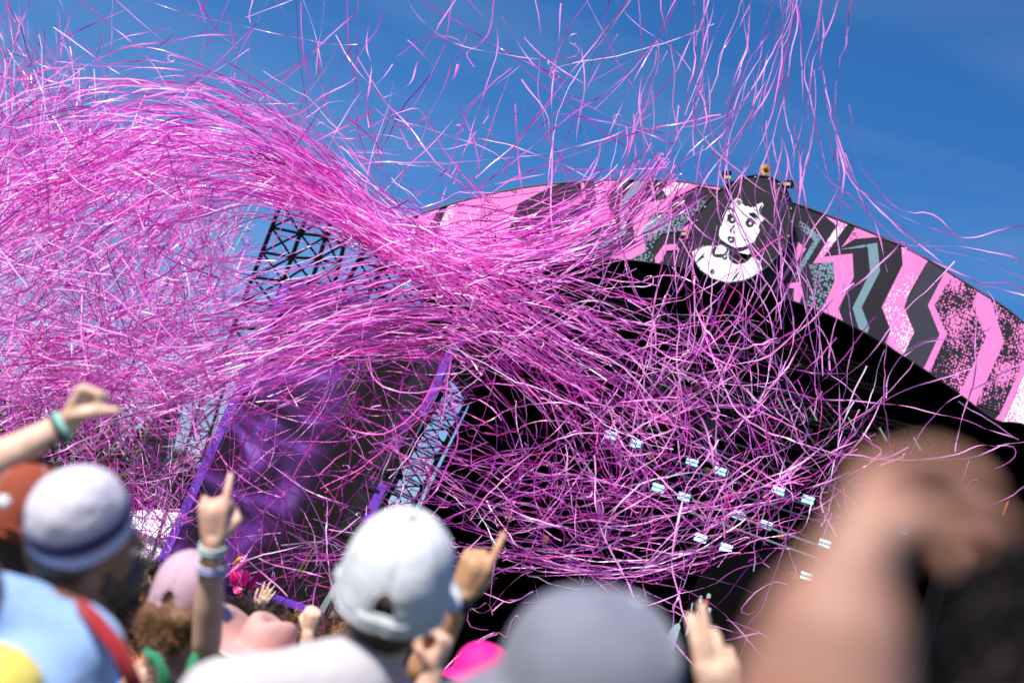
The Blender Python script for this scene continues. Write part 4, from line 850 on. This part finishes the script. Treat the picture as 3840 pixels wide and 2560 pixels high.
def ball_cap(t, hc, r, f, u, m, s=1.0, name='cap', opening=True, button=None, brim_m=None, dent=0):
    """six panel cap: crown with seams, rear gap and strap, visor in front, button"""
    a0, b0, h0 = .093 * s, .112 * s, .125 * s; c = hc + u * .018 * s
    def pt(th, ph):                                       # th from the front clockwise, ph 0 top .. 1 rim
        ps = ph * math.pi / 2; k = math.sin(ps) ** .8; z = math.cos(ps) ** .85 if ph < 1 else 0
        sm = min((th * 6) % 1, 1 - (th * 6) % 1); seam = 1 - .03 * max(0, 1 - sm / .1) * k + .012 * math.sin((th * 6 % 1) * math.pi) * k
        w_ = 1 + dent * .05 * math.sin(th * 19 + ph * 7) * k
        A = th * 2 * math.pi
        return c + r * math.sin(A) * a0 * k * seam * w_ + f * math.cos(A) * b0 * k * seam * w_ + u * (z * h0 * (1 + .06 * math.cos(A) * k) - .03 * s * (1 if ph == 1 else ph ** 6))
    kp = (lambda th, ph: not (abs(th - .5) < .036 and .78 < ph < .93 and ((th - .5) / .036) ** 2 + ((.93 - ph) / .145) ** 2 < 1.1)) if opening else None
    cr = grid(name, pt, 72, 28, m, t, kp, .003 * s)
    grid('visor', lambda x, y: c + r * math.sin((x - .5) * 2.6) * (a0 + .065 * s * y * math.cos((x - .5) * 2.4)) + f * (math.cos((x - .5) * 2.6) * b0 + .07 * s * y * math.cos((x - .5) * 2.4)) - u * (.03 * s + .012 * s * y + .05 * s * (x - .5) ** 2 * y), 18, 7, brim_m or m, cr, None, .004, False)
    ball('button', pt(0, 0) + u * .001, .009 * s, button or m, cr, (1, 1, 1), 10)
    rm = [pt(k / 48, 1.0) for k in range(49)]; tube('rim_band', rm, .006 * s, m, cr, 6)
    if opening:
        tube('strap', [pt(.5 + k * .075, .965) - f * .002 for k in (-1, -.5, 0, .5, 1)], [.0065 * s] * 5, m, cr, 8)
        ring = [pt(.5 + .039 * math.cos(k * math.pi / 12), .93 - .155 * math.sin(k * math.pi / 12)) for k in range(13)]; tube('gap_binding', ring, .0042 * s, m, cr, 6)
    for k in range(6): tube('panel_seam', [pt(k / 6, .04 + .94 * j / 10) + (pt(k / 6, .04 + .94 * j / 10) - c).normalized() * .003 for j in range(11) if not (opening and k == 3 and .04 + .94 * j / 10 > .74)], .0016 * s, SEAM, cr, 5)
    for k in range(6): ball('eyelet', pt((k + .5) / 6, .45), .004 * s, m, cr, seg=8)
    return cr
def bucket_hat(t, hc, r, f, u, m, s=1.0, band=None, brimm=None, flare=.06, drop=.06, h=.12, name='bucket_hat', wob=0):
    a0, b0 = .092 * s, .106 * s; c = hc + u * .01 * s
    def pt(th, v):
        A = th * 2 * math.pi; d = r * math.sin(A) * a0 + f * math.cos(A) * b0
        if v < .7: q = v / .7; k = 1.02 * math.sin(q * math.pi / 2) ** .82; z = h * s * math.cos(q * math.pi / 2) ** .8 if q < 1 else 0
        else: q = (v - .7) / .3; k = 1.02 + flare / .095 * q * (1 + wob * math.sin(A * 3)); z = -drop * s * q * (1 + wob * math.sin(A * 2 + 1))
        return c + d * k + u * (z + wob * .02 * math.sin(A * 2))
    cr = grid(name, lambda a, b: pt(a, b * .72), 48, 26, m, t, None, .003)
    grid('brim', lambda a, b: pt(a, .7 + .3 * b), 48, 8, brimm or m, cr, None, .004)
    if band: grid('band', lambda a, b: pt(a, .6 + .1 * b) + (pt(a, .6 + .1 * b) - c - u * (pt(a, .6 + .1 * b) - c).dot(u)).normalized() * .004, 48, 4, band, cr, None, .003)
    tube('brim_hem', [pt(k / 48, 1) for k in range(49)], .004 * s, brimm or m, cr, 6); return cr
def wristband(t, W, D, rr, m, name='wristband', wd=.012):
    D = D.normalized(); a = D.orthogonal().normalized(); b = D.cross(a)
    grid(name, lambda x, y: W + D * (y - .5) * wd + (a * math.cos(x * 6.283) + b * math.sin(x * 6.283)) * (rr + .0015 * math.sin(y * 3.14)), 28, 4, m, t, None, .003)
def at_person(hc, label, group='people in the crowd'): return thing('person', Vector((hc.x, hc.y, 0)), label, 'person', group)
ZV = Vector((0, 0, 1))

# --- man in the white cap, seen from behind
hc = P(1475, 2225, 2.62); u = (ZV + Vector((-.1, -.6, 0))).normalized(); f = Vector((.04, 1, .2)); r, f, u = basis(u, f)
t = at_person(hc, 'man in a white cap and pale grey T-shirt seen from behind in the middle')
shirtW = cloth('pale grey cotton', (.45, .42, .44, 1), .06)
sh = [P(830, 2640, 2.45), P(1500, 2740, 2.8)]
body_base(t, hc, r, f, u, SK['rosy'], shirtW, (None, None), sh, 1.05, .008, DARK, hatted=True, nbp=P(1350, 2500, 2.62), shx=[cl(P(1270, 2590, 2.56), P(900, 2660, 2.45), .1, .085), cl(P(1270, 2590, 2.56), P(1470, 2700, 2.7), .095, .08)], extra=[cl(hc - u * .08, P(1340, 2520, 2.64), .060, .066)])
capW = mat('white cap cotton', (.56, .57, .60, 1), .75, noise=.06, nscale=14, bump=.5, bscale=14)
ball_cap(t, hc, r, f, u, capW, 1.08, button=mat('grey button', (.22, .22, .25, 1)), dent=.35)

# --- man with navy banded white hat at left
hc = P(315, 2060, 2.55); u = (ZV + Vector((-.2, -.85, 0))).normalized(); f = Vector((.75, .65, .12)); r, f, u = basis(u, f)
t = at_person(hc, 'bearded man in a white hat with navy band and pale blue brim, pale blue shirt')
shirtB = cloth('pale blue cotton', (.24, .38, .68, 1), .08)
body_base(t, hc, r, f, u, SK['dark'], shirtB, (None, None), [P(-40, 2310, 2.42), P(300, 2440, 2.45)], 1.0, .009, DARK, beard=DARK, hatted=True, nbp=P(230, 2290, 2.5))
hu = (ZV * .8 + Vector((-.3, -.95, 0))).normalized(); hr, hf, hu = basis(hu, Vector((.5, .8, .5)))
bucket_hat(t, hc + u * .055 - RI * .01, hr, hf, hu, mat('lilac white cotton', (.52, .48, .56, 1), .8, noise=.06, bump=.9, bscale=16), .84, band=cloth('navy band', (.012, .012, .07, 1)), brimm=cloth('pale blue brim', (.40, .42, .60, 1)), flare=.004, drop=.034, h=.115, wob=.1)
red = cloth('red strap', (.3, .01, .015, 1))
tube('bag_strap', [P(300, 2260, 2.42), P(370, 2340, 2.38), P(450, 2440, 2.36), P(520, 2600, 2.36)], [.011, .014, .015, .015], red, t, 10)
# --- person in yellow
hc = P(-230, 2330, 2.05); r, f, u = basis(ZV, Vector((.2, 1, 0))); t = at_person(hc, 'person in a yellow top, only the shoulder in view at bottom left')
body_base(t, hc, r, f, u, SK['fair'], cloth('yellow cotton', (.75, .62, .12, 1)), (None, None), [P(-420, 2660, 2.05), P(-40, 2610, 2.0)], 1.0, .012, BROWN)
# --- red brown cap
hc = P(30, 2010, 3.0); r, f, u = basis(ZV + Vector((0, -.15, 0)), Vector((-.55, .8, 0))); t = at_person(hc, 'person in a rust red cap with a pale emblem at the left edge')
body_base(t, hc, r, f, u, SK['rosy'], cloth('navy cotton', (.02, .025, .06, 1)), (None, None), None, 1.0, .012, DARK, hatted=True)
rust = mat('rust red cotton', (.26, .05, .025, 1), .8, noise=.1, bump=.2, bscale=40)
ck = ball_cap(t, hc + u * .03, r, f, u, rust, 1.02)
ec = P(14, 1880, 2.86)
for k in range(7): 
    a = k * 6.283 / 7; tube('cap_emblem', [ec, ec + (RI * math.cos(a) + UI * math.sin(a)) * .016], [.006, .003], M['white'], ck, 6)
# --- raised fist at left: owner stands left of the frame
wr = P(250, 1590, 3.0); el = P(-120, 1790, 2.95); D = cv(.5, .86)
hp = hand(wr, D, cv(.1, -.2, .95), cv(.9, -.45, .1), [(80, 80, 55), (85, 85, 60), (88, 88, 60), (90, 90, 60)], [(.55, -.12, .75), (.6, -.05, .9), (.5, .0, 1.0)], .98, .02, 1.15)
hc = P(-620, 1830, 3.0); r, f, u = basis(ZV, Vector((.3, 1, 0))); t = at_person(hc, 'person thrusting a bare fist up at the left edge, wearing a mint wristband')
body_base(t, hc, r, f, u, SK['fair'], cloth('white cotton', (.6, .6, .6, 1)), (None, (el, wr, hp)), [P(-760, 2100, 3), P(-420, 2060, 3)], 1.0, .006, BROWN)
wd = (wr - el).normalized(); wristband(t, P(236, 1600, 3.0), wd, .0315, cloth('mint band', (.25, .5, .45, 1)), wd=.013); wristband(t, P(222, 1612, 3.0), wd, .032, cloth('dark navy band', (.01, .012, .03, 1)), wd=.010)
wristband(t, P(180, 1640, 3.0), wd, .0345, cloth('thin dark cord', (.012, .01, .015, 1)), 'hair_tie', .006)

# --- woman in the pink cap with raised pointing arm
hc = P(690, 2272, 3.9); u = (ZV + Vector((-.1, -.3, 0))).normalized(); r, f, u = basis(u, Vector((.25, 1, .1)))
t = at_person(hc, 'woman in a dusty pink cap and green top pointing one finger up')
el = P(775, 2390, 3.75); wr = P(800, 2030, 3.65); D = cv(.02, 1, -.05)
hp = hand(wr, D, cv(-1, .05, 0), cv(.05, .0, 1), [(18, 10, 6), (75, 80, 40), (78, 80, 40), (50, 75, 40)], [(.7, -.6, .4), (.7, .3, .5), (.5, .6, .5)], 1.05, .05, 1.28)
body_base(t, hc, r, f, u, SK['rosy'], cloth('green tank top', (.012, .16, .075, 1)), (None, (el, wr, hp)), [P(520, 2570, 3.8), P(740, 2560, 3.85)], .95, .0055, BROWN, hatted=True, sleeve=False, shirtname='tank_top', skin_torso=True,
          extra=[cl(P(560, 2560, 3.82), P(700, 2570, 3.86), .07, .07)])
tube('shoulder_strap', [P(545, 2440, 3.72), P(590, 2470, 3.70), P(615, 2530, 3.70), P(610, 2640, 3.72)], [.012, .014, .016, .02], cloth('green strap', (.015, .2, .09, 1)), t, 8)
tube('shoulder_strap', [P(740, 2440, 3.76), P(725, 2480, 3.72), P(710, 2560, 3.72)], [.012, .014, .02], cloth('green strap', (.015, .2, .09, 1)), t, 8)
ball_cap(t, hc + u * .01, r, f, u, mat('dusty pink cotton', (.50, .32, .40, 1), .8, noise=.08, bump=.15, bscale=60), .98, dent=.1)
blob('hair_bun', [('e', P(670, 2325, 3.74), r * .045, f * .035, u * .035), ('e', P(620, 2335, 3.76), r * .045, f * .035, u * .05), ('e', P(640, 2370, 3.76), r * .06, f * .04, u * .06), ('e', P(560, 2330, 3.85), r * .03, f * .05, u * .07)], BROWN, t, .008, 2)
strands('loose_hair', P(610, 2350, 3.76), r, f, u, (.055, .035, .05), 260, .04, BROWN, t, .5, .8, False, .0015, -1)
wd = (wr - el).normalized()
for k, c_ in enumerate([(.6, .62, .58), (.35, .5, .5), (.55, .5, .62), (.3, .35, .6)]):
    wristband(t, wr - wd * (.012 + .012 * k + (.03 if k > 1 else 0)), wd, .0315 + .0015 * k, cloth('woven band %d' % k, c_ + (1,)), wd=.011)

# --- tanned arm with a dark watch, pointing
wr = P(1730, 2235, 3.5); el = P(1590, 2500, 3.55); D = cv(.42, .9, -.02)
hp = hand(wr, D, cv(-.9, .42, 0), cv(0, .05, 1), [(16, 8, 6), (72, 85, 40), (74, 85, 40), (70, 85, 40)], [(.8, -.4, .6), (.7, .4, .6), (.5, .6, .5)], 1.1, .02, 1.25)
hc = P(1500, 2660, 3.9); r, f, u = basis(ZV, Vector((0, 1, .15))); t = at_person(hc, 'person behind the white cap raising a tanned arm with a dark wristwatch')
wd = (wr - el).normalized()
body_base(t, hc, r, f, u, SK['tan'], cloth('charcoal cotton', (.03, .03, .035, 1)), (None, (el, wr, hp)), [P(1300, 2860, 3.9), P(1600, 2850, 3.75)], 1.0, .006, DARK)
wch = mat('watch strap', (.008, .009, .015, 1), .7); wristband(t, wr - wd * .012, wd, .0345, wch, 'watch', .026)
wc = wr - wd * .012 - F * .034; box('watch_case', wc, .034, .012, .032, mat('watch glass', (.012, .014, .025, 1), .45, spec=.3), t, ex=cv(.9, -.42), ey=F, ez=wd)
ball('crown_button', wc + cv(-.9, .42) * .018 + UI * .012, .006, M['alloy'], t)
# --- pale fist below it
wr = P(1625, 2520, 3.2); el = P(1560, 2720, 3.2)
hp = hand(wr, cv(.35, .9, .1), cv(.3, -.1, .9), cv(-.9, .3, 0), FIST, [(.6, -.2, .8), (.4, .1, 1), (.2, .4, 1)], .95)
hc = P(1560, 2760, 3.5); r, f, u = basis(ZV, Vector((.1, 1, 0))); t = at_person(hc, 'person holding a pale half closed hand beside the white capped man')
body_base(t, hc, r, f, u, SK['rosy'], cloth('brown cotton', (.08, .05, .03, 1)), ((el, wr, hp), None), [P(1480, 2900, 3.4), P(1740, 2930, 3.5)], .95, .007, BROWN)
# --- magenta hat
hc = P(1790, 2575, 4.3); r, f, u = basis(ZV, Vector((.3, 1, 0))); t = at_person(hc, 'person in a bright magenta bucket hat beside the blurred grey hat')
body_base(t, hc, r, f, u, SK['fair'], cloth('white cotton shirt', (.6, .55, .52, 1)), (None, None), None, .95, .012, BROWN, hatted=True)
bucket_hat(t, hc + u * .02, r, f, u, mat('magenta cotton', (.75, .01, .22, 1), .7), .95, flare=.03, drop=.03, h=.11)
# --- blurred grey hat close to the lens
hc = P(2190, 2620, 1.5); u = (ZV + Vector((-.12, -.3, 0))).normalized(); r, f, u = basis(u, Vector((.1, 1, 0)))
t = at_person(hc, 'person in a grey bucket hat, strongly blurred at the bottom centre')
body_base(t, hc, r, f, u, SK['fair'], cloth('grey cotton', (.2, .2, .22, 1)), (None, None), None, 1.0, .012, BROWN, hatted=True)
bucket_hat(t, hc, r, f, u, cloth('grey cotton hat', (.17, .17, .22, 1), .15), 1.0, flare=.05, drop=.05, h=.105, wob=.12)
ball('hat_pin', P(2385, 2272, 1.5), .012, mat('silver pin', (.5, .52, .55, 1), .3, metal=.4), t)
# --- waving hand at right
wr = P(2705, 2680, 2.7); el = P(2760, 3050, 2.75)
hp = hand(wr, cv(-.12, 1, -.05), cv(1, .1, 0), cv(0, -.1, 1), [(10, 14, 10), (4, 10, 8), (34, 34, 22), (52, 44, 26)], [(.35, -1, .1), (1, -.45, .1), (1, -.1, .1)], 1.15, .03, 1.2)
hc = P(2620, 2980, 2.9); r, f, u = basis(ZV, Vector((0, 1, 0))); t = at_person(hc, 'person waving an open right hand between grey hat and blurred arm')
body_base(t, hc, r, f, u, SK['fair'], cloth('dark green cotton', (.02, .05, .03, 1)), (None, (el, wr, hp)), [P(2460, 3200, 2.9), P(2780, 3250, 2.9)], 1.0, .006, BROWN)
# --- blurred raised arm close to the lens, black shirt
wr = P(3160, 2180, .58); el = P(3000, 3000, .58)
HD = cv(.42, .50, .75)
hp = hand(wr, HD, cv(.15, -.75, .6), cv(.9, -.3, -.2), [(45, 45, 40), (50, 50, 40), (54, 54, 40), (58, 58, 40)], [(.6, -.1, .5), (.5, .1, .8), (.3, .2, 1)], .68, .05, 1.08)
hc = P(4420, 2760, .95); r, f, u = basis(ZV, Vector((-.3, 1, 0))); t = at_person(hc, 'person in black with a bare arm and bent hand raised close to the lens')
body_base(t, hc, r, f, u, SK['arm'], cloth('black cotton', (.012, .012, .016, 1)), ((el, wr, hp), None), [P(3500, 3100, .72), P(4400, 3300, 1.05)], .75, .0036, DARK, extra=[cl(el, P(3500, 3100, .72), .045, .05), cl(el, el.lerp(wr, .75), .046, .031)])
strands('loose_hair', hc, r, f, u, (.085, .085, .1), 800, .1, DARK, t, .8, .6, False, .002, -.3)
# --- small hands and heads further in
def backrow(x, y, d, hairm, shirt, label, fx=0, hat=None, arm=None, s=1.0, fuzz=500, vox=.012, sk='fair', hatted=False):
    hc = P(x, y, d); r, f, u = basis(ZV + Vector((0, -.12, 0)), Vector((fx, 1, .05))); t = at_person(hc, label)
    arms = [None, None]; 
    if arm:
        side, ex_, ey_, wx, wy, wdp, hp = arm; arms[side] = (P(ex_, ey_, wdp), P(wx, wy, wdp), hp)
    body_base(t, hc, r, f, u, SK[sk], shirt, tuple(arms), None, s, vox, hairm, hatted=hatted)
    if fuzz: strands('loose_hair', hc + u * .02, r, f, u, (.09, .1, .095), fuzz, .09, hairm, t, 1.6, .5, True, .0025)
    return t, hc, r, f, u
hp = hand(P(965, 2292, 8.5), cv(.45, .85), cv(.85, -.45), cv(-.1, .1, 1), [(4, 8, 6), (3, 6, 5), (4, 8, 6), (8, 10, 8)], [(.8, -.6, .3), (1, -.2, .3), (1, 0, .3)], 1.05, .12)
backrow(930, 2400, 8.6, DARK, cloth('maroon cotton', (.08, .01, .02, 1)), 'dark haired person raising a small open hand beside the red pinwheel', .3, arm=(1, 930, 2380, 965, 2292, 8.5, hp), vox=.007)
hp = hand(P(1155, 2375, 5.6), cv(.2, .95), cv(.95, -.2), cv(0, 0, 1), FIST, [(.7, -.5, .6), (.6, .3, .8), (.4, .5, .8)], 1.0)
backrow(1290, 2440, 5.8, BROWN, cloth('sand cotton', (.3, .2, .12, 1)), 'brown haired person raising a closed fist left of the white capped man', .2, arm=(0, 1150, 2560, 1155, 2375, 5.6, hp), vox=.007)
backrow(900, 2420, 5.2, DARK, cloth('black top', (.02, .02, .02, 1)), 'curly dark haired person right behind the pink cap', .1, fuzz=1400)
backrow(780, 2420, 6.2, DARK, cloth('grey top', (.1, .1, .1, 1)), 'dark haired person partly hidden behind the raised pointing arm', 0, fuzz=900)
backrow(520, 2245, 6.0, DARK, cloth('orange cotton', (.6, .12, .01, 1)), 'dark curly head with orange top between the bearded man and pink cap', .2, fuzz=1400)
backrow(420, 2300, 4.6, DARK, cloth('royal blue cotton', (.01, .07, .35, 1)), 'person in royal blue half hidden behind the bearded man', .3, fuzz=500)
backrow(470, 2330, 5.2, BLOND, cloth('brown top', (.1, .05, .03, 1)), 'honey blond person looking left beside the pink capped woman', -.6, fuzz=900)
backrow(1100, 2420, 7.5, BROWN, cloth('teal cotton', (.02, .1, .1, 1)), 'brown haired person far back between the pink cowboy hat and the fist', 0, fuzz=600)
backrow(1010, 2330, 11, DARK, cloth('violet cotton', (.08, .03, .15, 1)), 'small dark head far back below the violet screen ledge', 0, fuzz=400)
# cowboy hat
t, hc, r, f, u = backrow(970, 2490, 4.9, BROWN, cloth('cream cotton', (.5, .42, .36, 1)), 'person in a dusty pink cowboy hat with curled brim', .5, fuzz=0, hatted=True)
pk = mat('dusty pink felt', (.56, .30, .27, 1), .85, noise=.1, bump=.1)
def cow(a, v):
    A = a * 6.283; d = r * math.sin(A) * .095 + f * math.cos(A) * .11
    if v < .6:
        q = v / .6; k = math.sin(q * 1.5) * .95; z = .125 * (1 - q ** 4) - .045 * math.exp(-(math.sin(A) * k / .4) ** 2) * (1 - q)
    else:
        q = (v - .6) / .4; k = .95 + 1.15 * q; z = .09 * q ** 1.6 * abs(math.sin(A)) ** 2 - .02 * q * abs(math.cos(A))
    return hc + u * (.05 + z) + d * k
cr = grid('cowboy_hat', cow, 56, 30, pk, t, None, .004); tube('hat_hem', [cow(k / 56, 1) for k in range(57)], .005, mat('pale felt edge', (.68, .45, .38, 1), .8), cr, 6)

# --- purple wig with flamingo and pinwheel
t, hc, r, f, u = backrow(860, 2255, 10.5, BROWN, cloth('silver top', (.3, .3, .33, 1)), 'person in a fluffy purple wig below the pink flamingo', 0, fuzz=0)
wig = mat('purple tinsel wig', (.16, .04, .3, 1), .4, col2=(.3, .1, .5, 1), nscale=30)
blob('wig', [('e', hc + u * .05, r * .12, f * .11, u * .11), ('e', hc - f * .05 - u * .03, r * .11, f * .08, u * .1)], wig, t, .014, 2)
strands('wig_strands', hc + u * .04, r, f, u, (.125, .12, .12), 1500, .08, wig, t, 2.5, .5, False, .004, -.9)
FD = 10.3; fl = thing('inflatable_flamingo', P(905, 2290, FD), 'bright pink inflatable flamingo with yellow beak above the purple wig', 'flamingo')
Zf = (700, 1750, .3828); zf = lambda x, y, dz=0: P(Zf[0] + Zf[2] * x, Zf[1] + Zf[2] * y, FD + dz)
fp, fh, fy, fk = mat('flamingo pink', (.85, .05, .30, 1), .25, spec=.6), mat('hot pink wing', (.85, .005, .18, 1), .25, spec=.6), mat('yellow beak', (.9, .45, .02, 1), .35), mat('black beak tip', (.01, .01, .01, 1), .3)
tube('neck', [zf(470, 1090), zf(455, 1030), zf(480, 1000), zf(530, 970), zf(565, 930), zf(570, 895)], [.04, .032, .026, .024, .024, .024], fp, fl, 12)
blob('head', [('e', zf(565, 895), RI * .028, F * .024, UI * .026), cl(zf(565, 895), zf(535, 895), .024, .02)], fp, fl, .005, 3)
tube('beak', [zf(535, 895), zf(505, 912), zf(475, 930), zf(455, 945)], [.02, .016, .011, .007], fy, fl, 10); tube('beak_tip', [zf(457, 943), zf(440, 965), zf(430, 990)], [.0075, .006, .002], fk, fl, 8)
blob('body', [('e', zf(490, 1110), RI * .05, F * .06, UI * .07), cl(zf(470, 1050), zf(520, 1150), .035, .04), cl(zf(520, 1060), zf(540, 1150), .02, .02)], fp, fl, .006, 3)
blob('wing', [('e', zf(465, 1085, -.05), RI * .034, F * .02, UI * .05)], fh, fl, .005, 3); ball('eye', zf(543, 888, -.024), .006, M['white'], fl, seg=8)
pw = thing('pinwheel', P(918, 2330, FD - .2), 'magenta six petal garden pinwheel beside the pink flamingo', 'pinwheel')
pm, pe = mat('magenta film', (.7, .006, .18, 1), .3), mat('dark red edge', (.2, .004, .04, 1), .4)
ctr = zf(570, 1205, -.2)
for tip, side in [((590, 1010), 36), ((760, 1015), 30), ((820, 1210), 36), ((455, 1195), 40), ((490, 1290), 36)]:
    e = zf(*tip, -.2); d = (e - ctr); L = d.length; d.normalize(); q = d.cross(F).normalized(); w_ = side * Zf[2] * FD / FPX
    edge = [ctr + d * L * a + q * w_ * b - F * .02 * c_ for a, b, c_ in [(.12, .15, 0), (.4, .75, .5), (.7, 1, 1), (.92, .7, .6), (1, 0, 0), (.9, -.5, -.3), (.6, -.6, -.6), (.3, -.35, -.4), (.12, -.1, 0)]]
    po = mesh_obj('petal', edge + [ctr + d * L * .6], [(i, (i + 1) % 9, 9) for i in range(9)], pm, pw); md = po.modifiers.new('t', 'SOLIDIFY'); md.thickness = .003
    tube('petal_edge', edge + [edge[0]], .004, pe, po, 5)
ball('hub', ctr - F * .01, .018, fk, pw); bar('stick', ctr, ctr - ZV * 1.2, .006, fk, pw)
